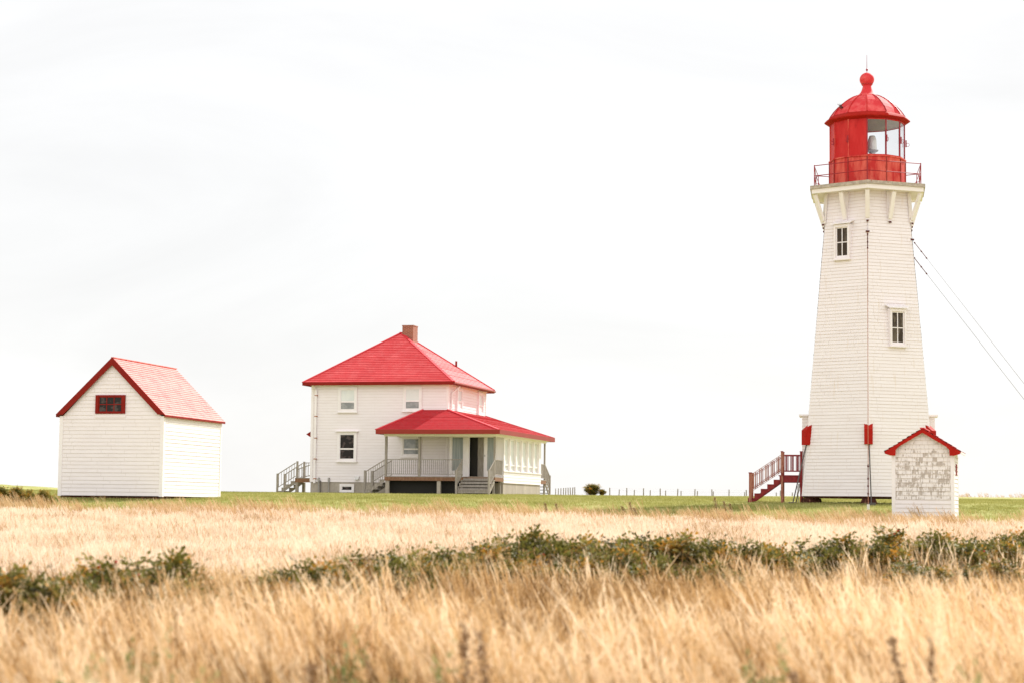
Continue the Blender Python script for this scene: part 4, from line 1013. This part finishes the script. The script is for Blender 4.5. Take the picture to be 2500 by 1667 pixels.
def scatter(name, label, pts, scl, rng, variants, pick=None):
    """one object: points carrying scale and spin, turned into tufts by a node group"""
    me = bpy.data.meshes.new(name); n = len(pts)
    me.vertices.add(n); me.vertices.foreach_set('co', np.array(pts, dtype=np.float32).ravel())
    for nm, typ, dat in (('size','FLOAT',scl), ('spin','FLOAT',rng.uniform(-.6,.6,n)), ('pick','INT',rng.integers(0,len(variants),n) if pick is None else pick)):
        a = me.attributes.new(nm, typ, 'POINT'); a.data.foreach_set('value', np.array(dat, dtype=np.float32 if typ=='FLOAT' else np.int32))
    o = bpy.data.objects.new(name, me); scn.collection.objects.link(o); tag(o, label, kind='stuff')
    ng = bpy.data.node_groups.new(name+'_scatter', 'GeometryNodeTree')
    ng.interface.new_socket('Geometry', in_out='INPUT', socket_type='NodeSocketGeometry'); ng.interface.new_socket('Geometry', in_out='OUTPUT', socket_type='NodeSocketGeometry')
    N, L = ng.nodes, ng.links
    gi = N.new('NodeGroupInput'); go = N.new('NodeGroupOutput'); g2i = N.new('GeometryNodeGeometryToInstance')
    m2p = N.new('GeometryNodeMeshToPoints'); L.new(gi.outputs[0], m2p.inputs[0])
    for v in variants[::-1]:
        oi = N.new('GeometryNodeObjectInfo'); oi.inputs['Object'].default_value = v; oi.inputs['As Instance'].default_value = True
        L.new(oi.outputs['Geometry'], g2i.inputs[0])
    # one instance per variant so that Pick Instance can choose
    iop = N.new('GeometryNodeInstanceOnPoints'); L.new(m2p.outputs[0], iop.inputs['Points']); L.new(g2i.outputs[0], iop.inputs['Instance'])
    iop.inputs['Pick Instance'].default_value = True
    def attr(nm, dt):
        a = N.new('GeometryNodeInputNamedAttribute'); a.data_type = dt; a.inputs['Name'].default_value = nm
        return a.outputs['Attribute']
    L.new(attr('pick','INT'), iop.inputs['Instance Index']); L.new(attr('size','FLOAT'), iop.inputs['Scale'])
    cx = N.new('ShaderNodeCombineXYZ'); L.new(attr('spin','FLOAT'), cx.inputs[2])
    er = N.new('FunctionNodeEulerToRotation'); L.new(cx.outputs[0], er.inputs[0]); L.new(er.outputs[0], iop.inputs['Rotation'])
    L.new(iop.outputs[0], go.inputs[0])
    md = o.modifiers.new('scatter', 'NODES'); md.node_group = ng
    return o

# terrain height table for speed
_gx = np.arange(-60, 60.01, 1.0); _gy = np.arange(0, 140.01, 1.0)
_gz = np.array([[gz(x, y) for x in _gx] for y in _gy])
def gzv(x, y):
    fx = np.clip((x+60), 0, len(_gx)-1.001); fy = np.clip(y, 0, len(_gy)-1.001)
    i = fx.astype(int); j = fy.astype(int); a = fx-i; b = fy-j
    return _gz[j,i]*(1-a)*(1-b)+_gz[j,i+1]*a*(1-b)+_gz[j+1,i]*(1-a)*b+_gz[j+1,i+1]*a*b
_ex = np.array([edge_y(x) for x in _gx])
def edgev(x): return np.interp(x, _gx, _ex)

def wedge(rng, y0, y1, dens, k=.34, pad=1.5):
    """points spread evenly over the part of the field the view (and a step aside) can take in"""
    xm = y1*k+pad; n = int(dens*2*xm*(y1-y0)); x = rng.uniform(-xm, xm, n); y = rng.uniform(y0, y1, n)
    keep = np.abs(x) < y*k+pad; return x[keep], y[keep]
BUILD_BOXES = []      # footprints kept free of grass: (origin, yaw, x0, x1, y0, y1)
BUILD_BOXES += [((-12.5646,72), R(13.3), -4.1,.05,-.02,5.7), ((-3.28,108), R(14.9), -8.05,3.3,-.0,7.6), ((12.4014,60), R(16), -.93,.93,-.02,1.97)]
def outside(x, y):
    ok = np.ones(len(x), bool)
    for (ox, oy), ya, x0, x1, y0, y1 in BUILD_BOXES:
        dx, dy = x-ox, y-oy; lx = dx*math.cos(ya)-dy*math.sin(ya); ly = dx*math.sin(ya)+dy*math.cos(ya)
        ok &= ~((lx > x0) & (lx < x1) & (ly > y0) & (ly < y1))
    return ok
def nz2(x, y, sc, off=0.0):
    return np.array([mnoise.noise(Vector((a*sc+off, b*sc, off*1.7))) for a, b in zip(x, y)])

rng = np.random.default_rng(42)
def grasses():
    # near, tall and seeding
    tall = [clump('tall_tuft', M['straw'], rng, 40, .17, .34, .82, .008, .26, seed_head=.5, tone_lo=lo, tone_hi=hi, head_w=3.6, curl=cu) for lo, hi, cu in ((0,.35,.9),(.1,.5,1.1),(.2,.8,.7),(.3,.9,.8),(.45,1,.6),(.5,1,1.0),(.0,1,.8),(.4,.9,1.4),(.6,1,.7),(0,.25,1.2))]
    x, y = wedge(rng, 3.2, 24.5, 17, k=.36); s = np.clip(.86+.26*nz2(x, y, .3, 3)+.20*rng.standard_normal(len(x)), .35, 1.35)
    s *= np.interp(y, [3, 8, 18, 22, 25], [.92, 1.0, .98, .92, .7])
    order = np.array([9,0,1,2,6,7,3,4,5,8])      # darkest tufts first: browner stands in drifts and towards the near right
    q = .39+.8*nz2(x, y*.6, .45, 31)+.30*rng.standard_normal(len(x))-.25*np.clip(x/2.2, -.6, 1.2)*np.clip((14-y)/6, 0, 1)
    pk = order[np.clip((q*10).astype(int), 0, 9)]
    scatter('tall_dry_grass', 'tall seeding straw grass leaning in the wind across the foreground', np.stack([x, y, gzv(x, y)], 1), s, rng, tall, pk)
    # middle, bleached
    mid = [clump('meadow_tuft', M['straw_far'], rng, 40, .28, .18, .36, .011, .30, seed_head=.35, tone_lo=lo, tone_hi=hi, head_w=2.4) for lo, hi in ((.1,1),(.3,1),(.4,1),(0,.45),(.5,1),(.2,.8),(.3,.9))]
    x, y = wedge(rng, 24, 64, 13, k=.32); keep = (y < edgev(x)+rng.standard_normal(len(x))*.5) & outside(x, y); x, y = x[keep], y[keep]
    s = np.clip(1.0+.28*nz2(x, y, .16, 9)+.15*rng.standard_normal(len(x)), .5, 1.5)
    scatter('meadow_grass', 'pale bleached dry meadow grass between the shrubs and the lawn', np.stack([x, y, gzv(x, y)], 1), s, rng, mid)
    # russet fringe against the lawn
    fr = [clump('fringe_tuft', M['fringe'], rng, 34, .24, .28, .62, .010, .42, seed_head=.45, tone_lo=.1, tone_hi=1.0, head_w=2.6, curl=.35) for _ in range(6)]
    x, y = wedge(rng, 46, 70, 14, k=.31); e = edgev(x)
    nzv = nz2(x, y, .22, 17)
    dd = y-e; keep = (dd > -2.5+1.6*nzv) & (dd < 9+2*nzv) & (rng.uniform(0,1,len(x)) < (.55+.9*nz2(x*1.0, y*.3, .35, 5))*np.interp(dd, [-3,0,3,6,10], [.5,1,.8,.35,.08])) & outside(x, y)
    x, y = x[keep], y[keep]
    s = np.clip(.66+.35*nz2(x, y, .4, 2)+.15*rng.standard_normal(len(x)), .3, 1.25)
    scatter('fringe_grass', 'russet dry grass fringe leaning over the edge of the green lawn', np.stack([x, y, gzv(x, y)], 1), s, rng, fr)
    # mown lawn
    lw = [clump('lawn_tuft', M['green'], rng, 36, .30, .03, .10, .012, .05, tone_lo=.1, tone_hi=.9) for _ in range(5)]
    x, y = wedge(rng, 50, 112, 6.5, k=.31); keep = (y > edgev(x)-.5+rng.standard_normal(len(x))*.6) & outside(x, y); x, y = x[keep], y[keep]
    s = np.clip(1.0+.4*nz2(x, y, .12, 21)+.2*rng.standard_normal(len(x)), .5, 1.8); s[y < 60] *= 1.5
    fx, fy = [], []
    for (ox, oy), ya, x0, x1, y0, y1 in BUILD_BOXES[:2]+[((14.36,80), TYAW, -2.7,2.7,-2.9,2.6)]:
        for k in range(420):
            t_ = rng.uniform(0,1)
            lx, ly = (x0+(x1-x0)*t_, y0-rng.uniform(.02,.22)) if k % 3 else (x1+rng.uniform(.02,.2), y0+(y1-y0)*t_)
            fx.append(ox+lx*math.cos(ya)+ly*math.sin(ya)); fy.append(oy-lx*math.sin(ya)+ly*math.cos(ya))
    x = np.concatenate([x, fx]); y = np.concatenate([y, fy]); s = np.concatenate([s, rng.uniform(.5,1.5,len(fx))])
    scatter('lawn_grass', 'short green mown grass around the buildings', np.stack([x, y, gzv(x, y)], 1), s, rng, lw)
    # ragged russet weeds along the right skyline
    x = rng.uniform(60, 108, 260); y = rng.uniform(338, 372, 260)
    z = np.array([gz(a, b) for a, b in zip(x, y)])
    s = rng.uniform(.3, 1.2, 260)*(.5+1.0*(nz2(x, y, .2, 4) > 0))
    scatter('skyline_weeds', 'low russet weeds on the skyline right of the shed', np.stack([x, y, z], 1), s, rng, fr[:3])
grasses()

# ------------------------------------------------------------------ shrubs and single weeds
def shrub_parts(rng, ntips, leaf, dens, spread=.5, ball=False, tone_shift=0.0, tight=1.0):
    """unit-height shrub: a foliage mesh of many small compound leaves and a mesh of stems"""
    st = MB(); V, F, T = [], [], []
    tips = []
    ns = 9
    for i in range(ns):
        a = 2*math.pi*i/ns+rng.uniform(-.3,.3); rr = rng.uniform(.25,1.0)*spread
        top = Vector((math.cos(a)*rr, math.sin(a)*rr, rng.uniform(.62,.9)*(1-.25*rr/spread)))
        b = Vector((math.cos(a)*.08, math.sin(a)*.08, -.05)); m_ = b.lerp(top, .5)+Vector((0,0,.06))
        st.tube(b, m_, .012, .009, n=5); st.tube(m_, top, .009, .005, n=5)
        for j in range(max(2, ntips//ns)):
            s0 = m_.lerp(top, rng.uniform(-.3,1.0)); d = Vector((rng.normal(0,.5)+math.cos(a)*.3, rng.normal(0,.5)+math.sin(a)*.3, rng.uniform(.1,1.0))).normalized()
            e = s0+d*rng.uniform(.08,.24); e.z = max(.12, min(e.z, 1.0)); st.tube(s0, e, .004, .002, n=4, cap=False); tips.append((e, d))
    if ball:      # close rounded crown reaching the ground
        for i in range(ntips*2):
            a = rng.uniform(0, 6.283); q = rng.uniform(-.95, 1)
            rr = math.sqrt(max(0, 1-q*q))*spread*(.75+.25*math.sin(3*a+1.7))*rng.uniform(.55,1); e = Vector((math.cos(a)*rr, math.sin(a)*rr, .48+.44*q*rng.uniform(.7,1))); tips.append((e, Z3))
    for e, d in tips:
        t0 = min(1,max(0, rng.normal(.42,.13)))
        if rng.uniform() < .16: t0 = rng.uniform(.72,.95)
        for q in range(dens):
            az = rng.uniform(0, 2*math.pi); el = rng.uniform(-.3, 1.0)
            ax = Vector((math.cos(az)*math.cos(el), math.sin(az)*math.cos(el), math.sin(el)))
            o = e+Vector(rng.normal(0,.03*tight,3)); L = leaf*rng.uniform(2.0,3.4)
            sd = ax.cross(Z3); sd = sd.normalized() if sd.length > .01 else X3
            up = sd.cross(ax).normalized()
            for k in range(5):
                c = o+ax*(L*(.3+.175*(k//2+k%2)*1.0)) if k < 4 else o+ax*L
                s_ = (1 if k % 2 else -1) if k < 4 else 0
                ld = (ax*.6+sd*s_*.9+Vector(rng.normal(0,.25,3))).normalized() if k < 4 else ax
                wv = ld.cross(up+Vector(rng.normal(0,.4,3)))
                if wv.length < .05: wv = ld.orthogonal()
                wv = wv.normalized()*leaf*.32; l_ = leaf*rng.uniform(.8,1.2)
                n0 = len(V); V += [tuple(c), tuple(c+ld*l_*.5+wv), tuple(c+ld*l_), tuple(c+ld*l_*.5-wv)]
                F.append((n0,n0+1,n0+2,n0+3)); tt = t0+rng.normal(0,.07)+tone_shift
                T += [tt]*4
    V = np.array(V)
    V[:,2] /= max(V[:,2].max()*.97, .5)
    return V, np.array(F), np.clip(np.array(T), 0, 1), st

rs = np.random.default_rng(8)
def make_shrub(nm, leafmat, hips=0, **kw):
    V, F, T, st = shrub_parts(rs, **kw)
    r = empty(nm, (0,0,0))
    fo = bpy.data.objects.new('foliage', np_mesh('foliage', V, F, T, [leafmat])); scn.collection.objects.link(fo); fo.parent = r
    st.build('stems', M['twig'], r)
    for i in range(hips):
        k = rs.integers(0, len(V)//4)*4; h = MB(); p = Vector(V[k]); h.lathe([(.004,-.014),(.014,-.008),(.016,.0),(.012,.009),(.004,.014)], 8)
        o = h.build('rose_hip', M['hip'], r, smooth=True); o.location = p
    return r
protos = [make_shrub('rose_shrub', M['leaf'], hips=3, ntips=96, leaf=.058, dens=12, spread=.44) for _ in range(5)]
row = [(18,1408,17.5),(-40,1395,18),(60,1440,17.5),(128,1422,18),(172,1438,18.2),(225,1425,18.5),(285,1385,19),(332,1400,19),(380,1368,19.2),(425,1440,18.6),
       (560,1452,19),(622,1432,20),(690,1400,20.5),(752,1383,21),(812,1398,21.5),(880,1380,22),(940,1362,22.5),(1018,1345,23.2),(1080,1372,22.8),(1145,1340,24),(1205,1352,23.6),
       (1268,1308,25),(1330,1322,25),(1392,1316,25.5),(1462,1322,25.2),(1415,1370,23.6),(1545,1350,24.6),(1612,1312,26.2),(1662,1322,26),(1720,1324,26.4),(1790,1330,26.6),(1850,1336,26.4),(1750,1385,24.2),
       (1905,1345,27),(1965,1348,27.6),(2030,1320,28),(2090,1326,28.2),(2150,1338,28),(2212,1304,29),(2270,1312,29),(2330,1320,28.6),(2390,1322,29.4),(2450,1318,30),(2505,1306,30.5),(2560,1310,31),(1600,1372,24),(2240,1380,26.5),(2420,1378,27),(1010,1400,21.8),(870,1422,20.8)]
row.sort()
rp = random.Random(4)
left_n = 0; right_n = 0; FRONT = []
for i, (u, v, D) in enumerate(row):
    p = atD(u, v, D); g = gz(p.x, p.y); h = max(.3, (p.z-g)*1.11+.03); FRONT.append((p.x, p.y, h))
    o = protos[i] if i < len(protos) else copy_tree(protos[i % len(protos)])
    o.location = (p.x, p.y, g); o.rotation_euler = (0, 0, rp.uniform(0, 6.28)); w = max(h, .74)*rp.uniform(.95,1.2); o.scale = (w, w, h)
    if u < 500:
        tag(o, f'{ORD[left_n]} shrub from the left in the short dark green rose thicket at the left', 'shrub', 'rose shrubs in the short left thicket'); left_n += 1
    else:
        tag(o, f'{ORD[right_n]} shrub from the left in the long dark green rose thicket crossing the meadow', 'shrub', 'rose shrubs in the long thicket'); right_n += 1
# straw growing up through the front of the thicket
ht = [clump('thicket_tuft', M['straw'], rng, 30, .16, .4, .80, .008, .28, seed_head=.5, tone_lo=lo, tone_hi=hi, head_w=3.2, curl=.8) for lo, hi in ((0,.5),(.2,.8),(.4,1),(.5,1),(.3,.7))]
hx, hy, hs = [], [], []
for x_, y_, h_ in FRONT:
    for k in range(12):
        hx.append(x_+rp.gauss(0,.38)); hy.append(y_-rp.uniform(.1,1.1)); hs.append(max(.35, h_*rp.uniform(.5,1.02)/.80))
scatter('thicket_grass', 'tawny straw grass growing up through the rose thickets', np.stack([np.array(hx), np.array(hy), gzv(np.array(hx), np.array(hy))], 1), np.array(hs), rng, ht)
M['green_leaf'] = plant_mat('soft_green_weed_leaf', [(0.0,(.14,.15,.04)), (.5,(.24,.26,.09)), (1.0,(.38,.37,.16))], weight=.2, trans=.3)
gp_ = [make_shrub('leafy_weed', M['green_leaf'], ntips=12, leaf=.05, dens=5, spread=.3) for _ in range(2)]
for i, (u, v, D) in enumerate([(165,1585,9.5),(367,1520,11.5),(432,1615,8.8),(850,1530,11.5),(1036,1560,10.5),(1880,1545,10.8),(2440,1600,9)]):
    p = atD(u, v, D); g = gz(p.x, p.y); h = max(.4, p.z-g)
    o = gp_[i] if i < 2 else copy_tree(gp_[i % 2])
    o.location = (p.x, p.y, g); o.scale = (.5, .5, h); o.rotation_euler = (0, 0, rp.uniform(0,6))
    tag(o, f'{ORD[i]} soft green leafy weed from the left in the blurred foreground straw', 'weed', 'green weeds in the foreground')
# bushes far off
far = make_shrub('bush', M['leaf'], ntips=110, leaf=.06, dens=7, spread=.5, tone_shift=.1, tight=1.6, ball=True)
fb = [(1446,1178,205,1.45,'round olive green bush alone on the skyline between the house and the fence posts'),
      (1470,1192,205,1.1,'small scrappy bush against the right foot of the round skyline bush'),
      (2,1182,64,.75,'dark bush cut by the left edge of the photo beside the barn'),(40,1183,64.5,.85,'left half of the wide dark bush pair left of the barn'),
      (70,1191,65,.8,'right half of the wide dark bush pair left of the barn'),(106,1191,66,.8,'small dark bush closest to the left wall of the barn'),(121,1204,66.5,.8,'tiny low bush touching the small dark bush beside the barn')]
for i, (u, v, D, k, lab) in enumerate(fb):
    p = atD(u, v, D); g = gz(p.x, p.y); h = max(.25, p.z-g)
    o = far if i == 0 else copy_tree(far)
    o.location = (p.x, p.y, g-.06*h); w = h*k; o.scale = (w, w, h*1.05); o.rotation_euler = (0,0,rp.uniform(0,6.28))
    tag(o, lab, 'bush')

def make_dock():
    r = empty('dock_stalk', (0,0,0)); s = MB(); s.tube((0,0,-.02),(-.02,0,.5),.006,.005,n=5); s.tube((-.02,0,.5),(-.06,.01,1.0),.005,.002,n=5); s.build('stem', M['twig'], r)
    V, F, T = [], [], []
    for i in range(230):
        t = rs.uniform(.42,1.0); c = np.array([-.06*t, 0, t])+rs.normal(0,1,3)*np.array([.017,.017,.01])*(1.5-t)*1.5
        d = rs.normal(0,1,3); d /= np.linalg.norm(d); e = np.cross(d, rs.normal(0,1,3)); e /= np.linalg.norm(e); s_ = .011
        n0 = len(V); V += [c-d*s_, c+e*s_, c+d*s_, c-e*s_]; F.append((n0,n0+1,n0+2,n0+3)); T += [rs.uniform(.1,.9)]*4
    for i in range(3):
        a = rs.uniform(0,6.28); t = rs.uniform(.1,.35); c = np.array([0,0,t]); d = np.array([math.cos(a),math.sin(a),-.4])*.13; e = np.array([-math.sin(a),math.cos(a),0])*.014
        lf = MB(); lf.poly([c, c+d*.5+e, c+d, c+d*.5-e]); lf.build('leaf', M['twig'], r)
    f = bpy.data.objects.new('seed_cluster', np_mesh('seed_cluster', np.array(V), np.array(F), np.array(T), [M['dock']])); scn.collection.objects.link(f); f.parent = r
    return r
dp = [make_dock() for _ in range(4)]
dk = [(38,1590,8.6),(850,1568,9.6),(1153,1488,11.5),(1228,1502,11.2),(2003,1598,8.8),(2268,1506,11.2),(2292,1520,10.8)]
for i, (u, v, D) in enumerate(dk):
    p = atD(u, v+34, D); g = gz(p.x, p.y); h = max(.4, p.z-g)
    o = dp[i] if i < 4 else copy_tree(dp[i % 4])
    o.location = (p.x, p.y, g); o.scale = (rp.uniform(.8,1.3),rp.uniform(.8,1.3),h); o.rotation_euler = (rp.uniform(-.1,.1), rp.uniform(-.2,.05), rp.uniform(-2,2)*.3)
    tag(o, f'{ORD[i]} blurred dark brown dead dock stalk from the left in the foreground grass', 'weed', 'dead dock stalks in the foreground')
for i, (u, v, D) in enumerate([(1338,1226,57),(1366,1228,57.5),(1532,1232,56.5),(1547,1224,57),(1560,1236,56.5),(1752,1213,60),(1775,1222,59),(1790,1228,58.5)]):
    p = atD(u, v, D); g = gz(p.x, p.y); h = max(.35, p.z-g)
    o = copy_tree(dp[i % 2]); o.location = (p.x, p.y, g); o.scale = (1.6,1.6,h); o.rotation_euler = (0, rp.uniform(-.15,.02), rp.uniform(-.4,.4))
    tag(o, f'{ORD[i]} small brown weed stalk from the left standing at the edge of the lawn', 'weed', 'brown weed stalks at the lawn edge')
